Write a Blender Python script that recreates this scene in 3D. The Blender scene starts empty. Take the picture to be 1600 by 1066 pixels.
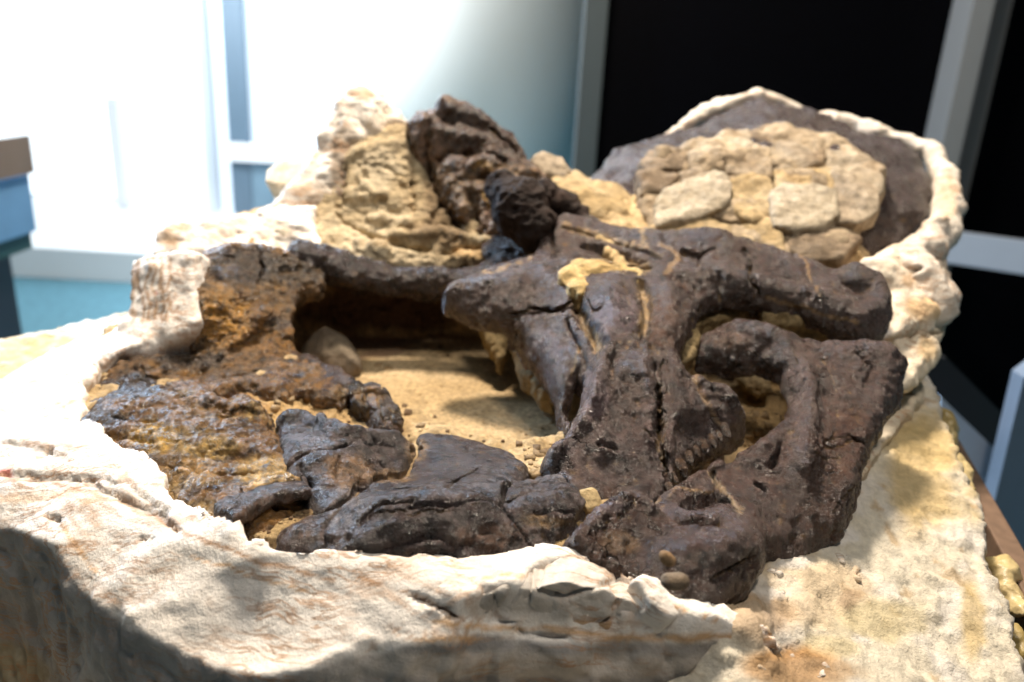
import bpy, math, random
import numpy as np
random.seed(7)
C = bpy.context.scene.collection
V3 = lambda *a: np.array(a, dtype=np.float64)

# ------------------------------------------------------------------ camera
FPX, H, PITCH, ROLL = 1250.0, 0.60, math.radians(19.0), math.radians(3.0)
CAM = V3(0, 0, H)
_R0 = V3(1, 0, 0); _F = V3(0, math.cos(PITCH), -math.sin(PITCH)); _U0 = V3(0, math.sin(PITCH), math.cos(PITCH))
_R = math.cos(ROLL) * _R0 + math.sin(ROLL) * _U0
_U = -math.sin(ROLL) * _R0 + math.cos(ROLL) * _U0
cd = bpy.data.cameras.new('camera'); cam = bpy.data.objects.new('camera', cd); C.objects.link(cam)
from mathutils import Matrix
cam.matrix_world = Matrix([[_R[0], _U[0], -_F[0], 0], [_R[1], _U[1], -_F[1], 0], [_R[2], _U[2], -_F[2], H], [0, 0, 0, 1]])
cd.sensor_width = 36; cd.lens = FPX / 1600 * 36; cd.clip_start = 0.02; cd.clip_end = 100
cd.dof.use_dof = True; cd.dof.focus_distance = 0.90; cd.dof.aperture_fstop = cd.lens / 1000 / 0.0112
bpy.context.scene.camera = cam

# ------------------------------------------------------------------ world, lamps, exposure
sc = bpy.context.scene
w = bpy.data.worlds.new('World'); sc.world = w; w.use_nodes = True
w.node_tree.nodes['Background'].inputs[0].default_value = (0.55, 0.62, 0.75, 1)
w.node_tree.nodes['Background'].inputs[1].default_value = 0.045
sc.view_settings.view_transform = 'Standard'; sc.view_settings.look = 'None'
sc.view_settings.exposure = 0.0; sc.view_settings.gamma = 1.0
sc.cycles.max_bounces = 6; sc.cycles.diffuse_bounces = 3; sc.cycles.glossy_bounces = 2
sc.cycles.sample_clamp_indirect = 4.0

def area(name, loc, target, sx, sy, power, col):
    l = bpy.data.lights.new(name, 'AREA'); l.shape = 'RECTANGLE'; l.size = sx; l.size_y = sy; l.energy = power; l.color = col
    o = bpy.data.objects.new(name, l); C.objects.link(o); o.location = loc
    from mathutils import Vector
    o.rotation_euler = (Vector(target) - Vector(loc)).to_track_quat('-Z', 'Y').to_euler()
    return o
area('ceiling_lamp', (-0.25, 2.3, 3.2), (0.05, 1.15, 0.1), 0.45, 0.45, 250, (1.0, 0.86, 0.70))
area('ceiling_lamp', (0.7, 0.1, 3.2), (0.1, 0.95, 0.1), 0.5, 0.4, 44, (1.0, 0.89, 0.77))
area('window_light', (-2.1, 2.9, 1.25), (0.0, 1.1, 0.1), 0.5, 1.0, 118, (0.50, 0.71, 1.0))
area('back_fill_light', (-2.0, 4.6, 3.3), (-1.6, 6.6, 0.6), 3.4, 0.8, 150, (0.94, 0.97, 1.0))  # added fill lamp, brightens the plinth, posts and column at the back
area('back_window_light', (-2.6, 5.2, 1.6), (0.2, 6.6, 1.0), 1.2, 1.6, 120, (0.94, 0.97, 1.0))

# ------------------------------------------------------------------ geometry toolkit
def ray(u, v):
    return _F + _R * ((u - 800) / FPX) - _U * ((v - 533) / FPX)
def pt(u, v, a):
    """point seen at photo (u, v): a < 0.56 is its height, otherwise its distance in front of the lens"""
    d = ray(u, v)
    s = (a - H) / d[2] if a < 0.56 else a / d[1]
    return CAM + d * s
def px2m(p, r):
    return r * float(np.dot(p - CAM, _F)) / FPX
def proj(P):
    q = P - CAM
    z = q @ _F
    z = np.where(np.abs(z) < 1e-3, 1e-3, z)
    return 800 + FPX * (q @ _R) / z, 533 - FPX * (q @ _U) / z

_TAB = np.random.RandomState(11).rand(64 ** 3).astype(np.float32)
def _hash(ix, iy, iz, seed):
    s1 = seed * 7919 % 64; s2 = seed * 104729 % 64; s3 = seed * 1299709 % 64
    return _TAB[(((ix + s1) & 63) << 12) | (((iy + s2) & 63) << 6) | ((iz + s3) & 63)]
def vnoise(P, f, seed=0):
    Q = (P * f + 100.37).astype(np.float32)
    I = np.floor(Q); fr = Q - I; I = I.astype(np.int32)
    fr = fr * fr * (3 - 2 * fr)
    s1 = seed * 7919 % 64; s2 = seed * 104729 % 64; s3 = seed * 1299709 % 64
    x0 = ((I[:, 0] + s1) & 63) << 12; x1 = ((I[:, 0] + s1 + 1) & 63) << 12
    y0 = ((I[:, 1] + s2) & 63) << 6; y1 = ((I[:, 1] + s2 + 1) & 63) << 6
    z0 = (I[:, 2] + s3) & 63; z1 = (z0 + 1) & 63
    fx, fy, fz = fr[:, 0], fr[:, 1], fr[:, 2]
    def lx(yz):
        a = _TAB[x0 | yz]; return a + (_TAB[x1 | yz] - a) * fx
    a00 = lx(y0 | z0); a10 = lx(y1 | z0); a01 = lx(y0 | z1); a11 = lx(y1 | z1)
    a0 = a00 + (a10 - a00) * fy; a1 = a01 + (a11 - a01) * fy
    return (a0 + (a1 - a0) * fz) * 2 - 1
def fbm(P, f, o=4, seed=0, gain=0.5):
    s = 0; a = 1.0; t = 0
    for i in range(o):
        s = s + a * vnoise(P, f * (2.03 ** i), seed + i * 17); t += a; a *= gain
    return s / t
def ridged(P, f, o=4, seed=0):
    s = 0; a = 1.0; t = 0
    for i in range(o):
        s = s + a * (1 - 2 * np.abs(vnoise(P, f * (2.03 ** i), seed + i * 17))); t += a; a *= 0.5
    return s / t
def worley(P, f, seed=0):
    Q = P * f + 100.0; I = np.floor(Q).astype(np.int32); fr = (Q - I).astype(np.float32)
    n = len(P); F1 = np.full(n, 9.0, np.float32); F2 = F1.copy(); ID = np.zeros(n, np.float32)
    for a in (-1, 0, 1):
        for b in (-1, 0, 1):
            for c in (-1, 0, 1):
                x, y, z = I[:, 0] + a, I[:, 1] + b, I[:, 2] + c
                h = _hash(x, y, z, seed)
                dx = a + h - fr[:, 0]; dy = b + _hash(x, y, z, seed + 5) - fr[:, 1]; dz = c + _hash(x, y, z, seed + 9) - fr[:, 2]
                d = np.sqrt(dx * dx + dy * dy + dz * dz)
                m = d < F1
                F2 = np.where(m, F1, np.minimum(F2, d)); ID = np.where(m, h, ID); F1 = np.where(m, d, F1)
    return F1, F2, ID
def sstep(a, b, x):
    t = np.clip((x - a) / (b - a), 0, 1); return t * t * (3 - 2 * t)
def smin(a, b, k):
    h = np.clip(0.5 + 0.5 * (b - a) / k, 0, 1); return b * (1 - h) + a * h - k * h * (1 - h)

def poly_sd(q, poly):
    """signed distance of 2D points q to polygon (negative inside)"""
    n = len(poly); d = np.full(len(q), 1e9, np.float32); s = np.zeros(len(q), bool)
    q = q.astype(np.float32); poly = np.asarray(poly, np.float32)
    for i in range(n):
        a = poly[i]; b = poly[i - 1]
        e = b - a; w_ = q - a
        t = np.clip((w_ @ e) / max(float(e @ e), 1e-12), 0, 1)
        r = w_ - t[:, None] * e
        d = np.minimum(d, (r * r).sum(1))
        c = ((a[1] > q[:, 1]) != (b[1] > q[:, 1]))
        if abs(b[1] - a[1]) > 1e-12:
            xs = (b[0] - a[0]) * (q[:, 1] - a[1]) / (b[1] - a[1]) + a[0]
            s ^= c & (q[:, 0] < xs)
    d = np.sqrt(d)
    return np.where(s, -d, d)

class Prim:
    pass
def chain(pts, flat=None, kf=1.0, k=0.01, sink=0.55):
    """a limb through (u, v, a, radius in photo pixels)"""
    W = [pt(p[0], p[1], p[2]) for p in pts]; Rr = [px2m(W[i], pts[i][3]) for i in range(len(pts))]
    W = [W[i] + (W[i] - CAM) / np.linalg.norm(W[i] - CAM) * Rr[i] * sink for i in range(len(W))]
    o = Prim(); m = max(Rr)
    o.lo = np.min(W, 0) - m; o.hi = np.max(W, 0) + m
    def f(P):
        d = None
        for i in range(max(1, len(W) - 1)):
            a = W[i]; b = W[min(i + 1, len(W) - 1)]; e = b - a; w_ = P - a
            t = np.clip((w_ @ e) / max(float(e @ e), 1e-12), 0, 1)
            r = w_ - t[:, None] * e
            if flat is not None:
                nn = V3(*flat); nn = nn / np.linalg.norm(nn)
                r = r + (kf - 1) * np.outer(r @ nn, nn)
            dd = np.sqrt((r * r).sum(1)) - (Rr[i] * (1 - t) + Rr[min(i + 1, len(W) - 1)] * t)
            d = dd if d is None else smin(d, dd, k)
        return d
    o.f = f; return o
def plane_of(anch):
    a, b, c = [pt(*q) for q in anch]
    n = np.cross(b - a, c - a); n /= np.linalg.norm(n)
    if n @ (CAM - a) < 0: n = -n
    e1 = V3(1, 0, 0) - n * n[0]; e1 /= np.linalg.norm(e1); e2 = np.cross(n, e1)
    return a, n, e1, e2
def plate(outline, anch, t=0.012, puff=0.02, L=0.03, r=0.006, rag=0.004, back=None, und=0.0, seed=3, batter=0.0, off=.65):
    """a body whose front face has the outline, lying on the plane through three anchors"""
    o_, n, e1, e2 = plane_of(anch)
    poly = []
    for (u, v) in outline:
        d = ray(u, v); s = ((o_ - CAM) @ n) / (d @ n); X = CAM + d * s
        poly.append(((X - o_) @ e1, (X - o_) @ e2))
    poly = np.array(poly)
    bk = back if back is not None else t
    pts3 = [o_ + e1 * p[0] + e2 * p[1] + n * z for p in poly for z in (.4 * puff, -bk - t - .6 * puff)]
    o = Prim(); pad = rag + und + 0.004 + batter * bk; o.lo = np.min(pts3, 0) - pad; o.hi = np.max(pts3, 0) + pad
    def f(P):
        Q = P - o_
        if rag > 0:
            Q = Q + rag * 1.8 * np.stack([fbm(P, 28, 3, seed), fbm(P, 28, 3, seed + 40), fbm(P, 28, 3, seed + 80)], 1)
        q = np.stack([Q @ e1, Q @ e2], 1); h = Q @ n + off * (t + puff)
        d2 = poly_sd(q, poly)
        if batter: d2 = d2 + batter * h
        w_ = t + puff * (1 - np.exp(-np.clip(-d2, 0, 1) / L))
        if und: w_ = w_ + und * fbm(P, 14, 2, seed + 11)
        hz = np.maximum(h - w_, -h - bk)
        x = d2 + r; y = hz + r
        return np.minimum(np.maximum(x, y), 0) + np.sqrt(np.maximum(x, 0) ** 2 + np.maximum(y, 0) ** 2) - r
    o.f = f; return o
def rbf(ctrl, eps=0.0):
    """smooth height z(x, y) through photo points with heights"""
    W = np.array([pt(*c) for c in ctrl]); n = len(W)
    def phi(r2): return r2 * 0.5 * np.log(r2 + 1e-9)
    D = ((W[:, None, :2] - W[None, :, :2]) ** 2).sum(2)
    A = np.zeros((n + 3, n + 3)); A[:n, :n] = phi(D) + np.eye(n) * eps; A[:n, n] = 1; A[:n, n+1:] = W[:, :2]; A[n:, :n] = A[:n, n:].T
    sol = np.linalg.solve(A, np.concatenate([W[:, 2], [0, 0, 0]]))
    zlo, zhi = W[:, 2].min() - .01, W[:, 2].max() + .01
    def h(P):
        out = sol[n] + P[:, 0] * sol[n+1] + P[:, 1] * sol[n+2]
        for i in range(n):
            out = out + sol[i] * phi((P[:, 0] - W[i, 0]) ** 2 + (P[:, 1] - W[i, 1]) ** 2)
        return np.clip(out, zlo, zhi)
    return h
class Grid2:
    """a plan-view lookup of a slow function of x and y"""
    def __init__(g, fn, lo, hi, st=.003):
        g.lo = lo; g.st = st; g.n = np.ceil((hi - lo) / st).astype(int) + 2
        X, Y = np.meshgrid(lo[0] + np.arange(g.n[0]) * st, lo[1] + np.arange(g.n[1]) * st, indexing='ij')
        g.t = fn(np.stack([X.ravel(), Y.ravel(), np.zeros(X.size)], 1)).astype(np.float32).reshape(X.shape)
    def __call__(g, x, y):
        a = np.clip((x - g.lo[0]) / g.st, 0, g.n[0] - 1.001); b = np.clip((y - g.lo[1]) / g.st, 0, g.n[1] - 1.001)
        i = a.astype(np.int32); j = b.astype(np.int32); a = a - i; b = b - j; t = g.t
        return (t[i, j] * (1 - a) + t[i + 1, j] * a) * (1 - b) + (t[i, j + 1] * (1 - a) + t[i + 1, j + 1] * a) * b
def snap_xy(p, hfun):
    q = pt(*p)
    for _ in range(12):
        z = .5 * q[2] + .5 * float(hfun(q[None, :])[0]); q = pt(p[0], p[1], min(z, .55))
    return q[:2]
def terrain(foot, hfun, zmin, batter=0.0, snap=False, rag=0.004, slope=0.8, seed=5, r=0.004):
    """ground-like body: a footprint in plan and a height over it"""
    poly = np.array([snap_xy(p, hfun) if snap and p[1] > 700 else pt(*p)[:2] for p in foot])
    o = Prim(); ext = 0.02 + batter * 0.3
    o.lo = np.array([poly[:, 0].min() - ext, poly[:, 1].min() - ext, zmin]); o.hi = np.array([poly[:, 0].max() + ext, poly[:, 1].max() + ext, 0.5])
    glo = o.lo[:2] - .03; ghi = o.hi[:2] + .03
    GH = Grid2(hfun, glo, ghi); GD = Grid2(lambda Q: poly_sd(Q[:, :2], poly), glo, ghi)
    def f(P):
        x_ = P[:, 0]; y_ = P[:, 1]
        if rag > 0: d2 = GD(x_ + rag * 1.8 * fbm(P, 26, 3, seed), y_ + rag * 1.8 * fbm(P, 26, 3, seed + 40))
        else: d2 = GD(x_, y_)
        z = P[:, 2]; ht = GH(x_, y_)
        dd = d2 - batter * np.clip(ht - z, 0, 1) if batter else d2
        x = dd + r; y = (z - ht) * slope + r
        d = np.minimum(np.maximum(x, y), 0) + np.sqrt(np.maximum(x, 0) ** 2 + np.maximum(y, 0) ** 2) - r
        return np.maximum(d, zmin + 0.01 - z)
    o.f = f; o.zcap = True; return o

def relief(outline, anch, ctrl, strokes=(), holes=(), thick=.05, E=.022, L=.014, rag=.003, r=.006, seed=3, st=.0015, eps=1e-5):
    """a continuous sculpted body: a surface through survey points, worked with raised and sunk strokes and pierced by holes"""
    o_, n, e1, e2 = plane_of(anch)
    W = np.array([pt(*c) for c in ctrl]) - o_
    A_ = np.stack([W @ e1, W @ e2], 1); hh = W @ n; m = len(A_)
    def phi(r2): return r2 * 0.5 * np.log(r2 + 1e-9)
    D = ((A_[:, None] - A_[None]) ** 2).sum(2); M_ = np.zeros((m + 3, m + 3)); M_[:m, :m] = phi(D) + np.eye(m) * eps; M_[:m, m] = 1; M_[:m, m+1:] = A_; M_[m:, :m] = M_[:m, m:].T
    sol = np.linalg.solve(M_, np.concatenate([hh, [0, 0, 0]])); h0, h1 = hh.min() - .02, hh.max() + .02
    def base(q):
        out = sol[m] + q[:, 0] * sol[m+1] + q[:, 1] * sol[m+2]
        for i in range(m): out = out + sol[i] * phi((q[:, 0] - A_[i, 0]) ** 2 + (q[:, 1] - A_[i, 1]) ** 2)
        return np.clip(out, h0, h1)
    def q_of(u, v):
        d = ray(u, v); h = 0.0
        for _ in range(8):
            s_ = ((o_ + n * h - CAM) @ n) / (d @ n); X = CAM + d * s_ - o_; q = np.array([[X @ e1, X @ e2]]); h = .5 * h + .5 * float(base(q)[0])
        return q[0], float(CAM @ _F * 0 + (X + o_ - CAM) @ _F)
    poly = np.array([q_of(*p)[0] for p in outline]); hp = [np.array([q_of(*p)[0] for p in H_]) for H_ in holes]
    def surf(Q):
        q = Q[:, :2] + .0035 * np.stack([fbm(Q, 40, 3, seed + 5), fbm(Q, 40, 3, seed + 6)], 1)
        z = base(Q[:, :2])
        for pl, w_, a_ in strokes:
            S_ = [q_of(*p) for p in pl]; sc_ = np.mean([x[1] for x in S_]) / FPX; ww_ = w_ * sc_ * (1 + .25 * fbm(Q, 20, 2, seed + 9))
            dl = line_dist(q[:, 0], q[:, 1], [x[0] for x in S_])
            if a_ > 0: z = z + a_ * np.exp(-(dl / ww_) ** 2 * 1.2)
            else: z = z + a_ * sstep(1.25, .25, dl / ww_)
        return z
    lo2 = poly.min(0) - .03; hi2 = poly.max(0) + .03
    GS = Grid2(surf, lo2, hi2, st)
    def d2f(Q):
        d = poly_sd(Q[:, :2], poly)
        for H_ in hp: d = -smin(-d, poly_sd(Q[:, :2], H_), .004)
        return d
    GD = Grid2(d2f, lo2, hi2, .002)
    zz = GS.t[(GD(*np.meshgrid(lo2[0] + np.arange(GS.n[0]) * st, lo2[1] + np.arange(GS.n[1]) * st, indexing='ij')) < .01)]
    za, zb = zz.min() - thick - .01, zz.max() + .01
    c3 = [o_ + e1 * a + e2 * b + n * c for a in (lo2[0] + .02, hi2[0] - .02) for b in (lo2[1] + .02, hi2[1] - .02) for c in (za, zb)]
    o = Prim(); o.lo = np.min(c3, 0); o.hi = np.max(c3, 0)
    def f(P):
        Q = P - o_; a = Q @ e1; b = Q @ e2; c = Q @ n
        if rag > 0: d2 = GD(a + rag * 1.8 * fbm(P, 28, 3, seed), b + rag * 1.8 * fbm(P, 28, 3, seed + 40))
        else: d2 = GD(a, b)
        z = GS(a, b); top = z - E * np.exp(np.clip(d2, -1, .01) / L)
        x = d2 + r; y = np.maximum((c - top) * .75, (z - thick - c)) + r
        return np.minimum(np.maximum(x, y), 0) + np.sqrt(np.maximum(x, 0) ** 2 + np.maximum(y, 0) ** 2) - r
    o.f = f; return o
def nets(prims, h, k=0.012, carve=(), kc=0.006, zhi=None, warp=0.0):
    lo = np.min([p.lo for p in prims], 0) - 3 * h; hi = np.max([p.hi for p in prims], 0) + 3 * h
    if zhi is not None: hi[2] = min(hi[2], zhi)
    B = 8; nb = np.ceil((hi - lo) / (h * B)).astype(int)
    def f(P):
        if warp:
            P = P + warp * np.stack([fbm(P, 15, 3, 901), fbm(P, 15, 3, 902), fbm(P, 15, 3, 903)], 1)
        d = prims[0].f(P)
        for p in prims[1:]: d = smin(d, p.f(P), k)
        for c in carve: d = -smin(-d, c.f(P), kc)
        return d
    g = [lo[i] + (np.arange(nb[i]) + 0.5) * B * h for i in range(3)]
    G = np.stack(np.meshgrid(*g, indexing='ij'), -1).reshape(-1, 3)
    fc = np.concatenate([f(G[i:i + 200000]) for i in range(0, len(G), 200000)])
    act = np.abs(fc) < B * h * 0.87 * 1.35 + 0.006
    n = nb * B
    Vv = np.empty(tuple(n), np.float32)
    Vb = Vv.reshape(nb[0], B, nb[1], B, nb[2], B)
    Vb[:] = np.where(fc > 0, 1.0, -1.0).astype(np.float32).reshape(nb[0], 1, nb[1], 1, nb[2], 1)
    idx = np.nonzero(act.reshape(tuple(nb)))
    loc = (np.stack(np.meshgrid(np.arange(B), np.arange(B), np.arange(B), indexing='ij'), -1).reshape(-1, 3)) * h
    I = np.stack(idx, 1)
    for s in range(0, len(I), 600):
        ch = I[s:s + 600]
        P = (lo + ch * (B * h))[:, None, :] + loc[None] ; m = len(ch)
        val = f(P.reshape(-1, 3)).reshape(m, B, B, B)
        Vb[ch[:, 0], :, ch[:, 1], :, ch[:, 2], :] = val
    S = Vv < 0
    cnt = np.zeros((n[0]-1, n[1]-1, n[2]-1), np.int8)
    for a in (0, 1):
        for b in (0, 1):
            for c in (0, 1):
                cnt += S[a:n[0]-1+a, b:n[1]-1+b, c:n[2]-1+c]
    cells = np.stack(np.nonzero((cnt > 0) & (cnt < 8)), 1)
    N = len(cells)
    idm = np.full(cnt.shape, -1, np.int32); idm[cells[:, 0], cells[:, 1], cells[:, 2]] = np.arange(N)
    cor = [(a, b, c) for a in (0, 1) for b in (0, 1) for c in (0, 1)]
    cv = [Vv[cells[:, 0] + a, cells[:, 1] + b, cells[:, 2] + c] for a, b, c in cor]
    acc = np.zeros((N, 3)); num = np.zeros(N)
    for i in range(8):
        for j in range(i + 1, 8):
            if sum(abs(cor[i][m] - cor[j][m]) for m in range(3)) != 1: continue
            m = (cv[i] < 0) != (cv[j] < 0)
            t = cv[i] / np.where(m, cv[i] - cv[j], 1)
            ci = np.array(cor[i]); cj = np.array(cor[j])
            acc += np.where(m[:, None], ci + t[:, None] * (cj - ci), 0); num += m
    verts = lo + (cells + acc / num[:, None]) * h
    faces = []
    for ax in range(3):
        o1, o2 = [a for a in range(3) if a != ax]
        A = [slice(None)] * 3; Bs = [slice(None)] * 3
        A[ax] = slice(0, n[ax] - 1); Bs[ax] = slice(1, n[ax])
        ch = S[tuple(A)] != S[tuple(Bs)]
        e = np.stack(np.nonzero(ch), 1)
        ok = (e[:, o1] > 0) & (e[:, o2] > 0) & (e[:, o1] < n[o1] - 1) & (e[:, o2] < n[o2] - 1)
        e = e[ok]
        s0 = S[e[:, 0], e[:, 1], e[:, 2]]
        def at(d1, d2):
            q = e.copy(); q[:, o1] += d1; q[:, o2] += d2
            return idm[q[:, 0], q[:, 1], q[:, 2]]
        Q = np.stack([at(-1, -1), at(0, -1), at(0, 0), at(-1, 0)], 1)
        flip = s0 if ax != 1 else ~s0
        Q = np.where(flip[:, None], Q, Q[:, ::-1])
        faces.append(Q)
    faces = np.concatenate(faces); faces = faces[(faces >= 0).all(1)]
    return verts, faces
def normals(V, F):
    a = V[F[:, 2]] - V[F[:, 0]]; b = V[F[:, 3]] - V[F[:, 1]]; fn = np.cross(a, b)
    N = np.zeros_like(V)
    for c in range(3):
        for i in range(4):
            N[:, c] += np.bincount(F[:, i], fn[:, c], len(V))
    return N / np.maximum(np.linalg.norm(N, axis=1), 1e-12)[:, None]
def line_dist(u, v, pl):
    d = np.full(len(u), 1e9)
    for i in range(len(pl) - 1):
        ax, ay = pl[i]; bx, by = pl[i + 1]; ex, ey = bx - ax, by - ay
        t = np.clip(((u - ax) * ex + (v - ay) * ey) / (ex * ex + ey * ey + 1e-9), 0, 1)
        d = np.minimum(d, np.hypot(u - ax - t * ex, v - ay - t * ey))
    return d
TRI = 0
def emit(name, V, F, mat, parent=None, col=None):
    global TRI
    me = bpy.data.meshes.new(name)
    me.vertices.add(len(V)); me.vertices.foreach_set('co', V.astype(np.float32).ravel())
    me.loops.add(F.size); me.loops.foreach_set('vertex_index', F.astype(np.int32).ravel())
    me.polygons.add(len(F)); me.polygons.foreach_set('loop_start', np.arange(0, F.size, F.shape[1], dtype=np.int32))
    me.polygons.foreach_set('use_smooth', np.ones(len(F), bool))
    me.update(calc_edges=True)
    if col is not None:
        ca = me.color_attributes.new('Col', 'FLOAT_COLOR', 'POINT')
        ca.data.foreach_set('color', np.concatenate([np.clip(col, 0, 1), np.ones((len(V), 1))], 1).astype(np.float32).ravel())
    me.materials.append(mat); TRI += 2 * len(F)
    o = bpy.data.objects.new(name, me); C.objects.link(o)
    if parent: o.parent = parent
    return o
def thing(name, label, cat, group=None):
    o = bpy.data.objects.new(name, None); C.objects.link(o); o['label'] = label; o['category'] = cat
    if group: o['group'] = group
    return o
def tag(o, label, cat, group=None):
    o['label'] = label; o['category'] = cat
    if group: o['group'] = group
    return o

def body(name, prims, h, mat, colf, parent=None, k=0.012, carve=(), kc=0.006, rough=None, cracks=(), zhi=None, warp=None):
    """one continuous stone or bone: solid, then broken surface relief, cracks and colour"""
    bony = mat in (M_bone, M_rawbone, M_smooth)
    if warp is None: warp = (.006 if name in ('jaw_slab', 'palate_ledge', 'jaw_plate', 'bone_splinter', 'bone_fragment') else .013) if bony and name != 'tooth' else 0.0
    V, F = nets(prims, h, k, carve, kc, zhi, warp)
    N = normals(V, F)
    if rough is not None: V = V + N * rough(V, N)[:, None]
    u, v = proj(V)
    crack_m = np.zeros(len(V))
    if cracks:
        wu = u + 7 * fbm(V, 60, 3, 91) + 3 * fbm(V, 160, 2, 93); wv = v + 7 * fbm(V, 60, 3, 95) + 3 * fbm(V, 160, 2, 97)
        cn = fbm(V, 70, 2, 99)
        front = ((CAM - V) * N).sum(1) > -0.05
        for pl, wd, dp in cracks:
            dl = line_dist(wu, wv, pl); e0 = np.hypot(wu - pl[0][0], wv - pl[0][1]); e1 = np.hypot(wu - pl[-1][0], wv - pl[-1][1])
            wl = np.maximum(wd * (.45 + .55 * sstep(0, 14, np.minimum(e0, e1))) * (.9 + .5 * cn), 1.4)
            m = sstep(wl, wl * 0.25, dl) * front
            V = V - N * (m * dp)[:, None]; crack_m = np.maximum(crack_m, m)
    col = colf(V, N, u, v)
    if bony:      # matrix left in the hollows, bare worn bone on the ridges
        E = np.concatenate([F[:, [0, 1]], F[:, [1, 2]], F[:, [2, 3]], F[:, [3, 0]]]); cn_ = np.bincount(E[:, 0], minlength=len(V)) + 1e-9
        X = V.copy()
        for _ in range(6): X = np.stack([np.bincount(E[:, 0], X[E[:, 1], c], len(V)) / cn_ for c in range(3)], 1)
        cv = ((X - V) * N).sum(1) / h
        sd_ = sstep(.25, 1.1, cv + .5 * fbm(V, 30, 4, 881)) * .75
        col = mix(col, c_(.40, .27, .13), sd_ * (1 - .6 * (name in ('horn_stump', 'jaw_joint'))))
        col = mix(col, col * 1.5 + c_(.02, .018, .022), sstep(.3, 1.2, -cv + .4 * fbm(V, 50, 3, 883)) * .6)
    if cracks: col = col * (1 - 0.45 * crack_m[:, None])  # crack lines drawn darker
    return emit(name, V, F, mat, parent, col)

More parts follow.
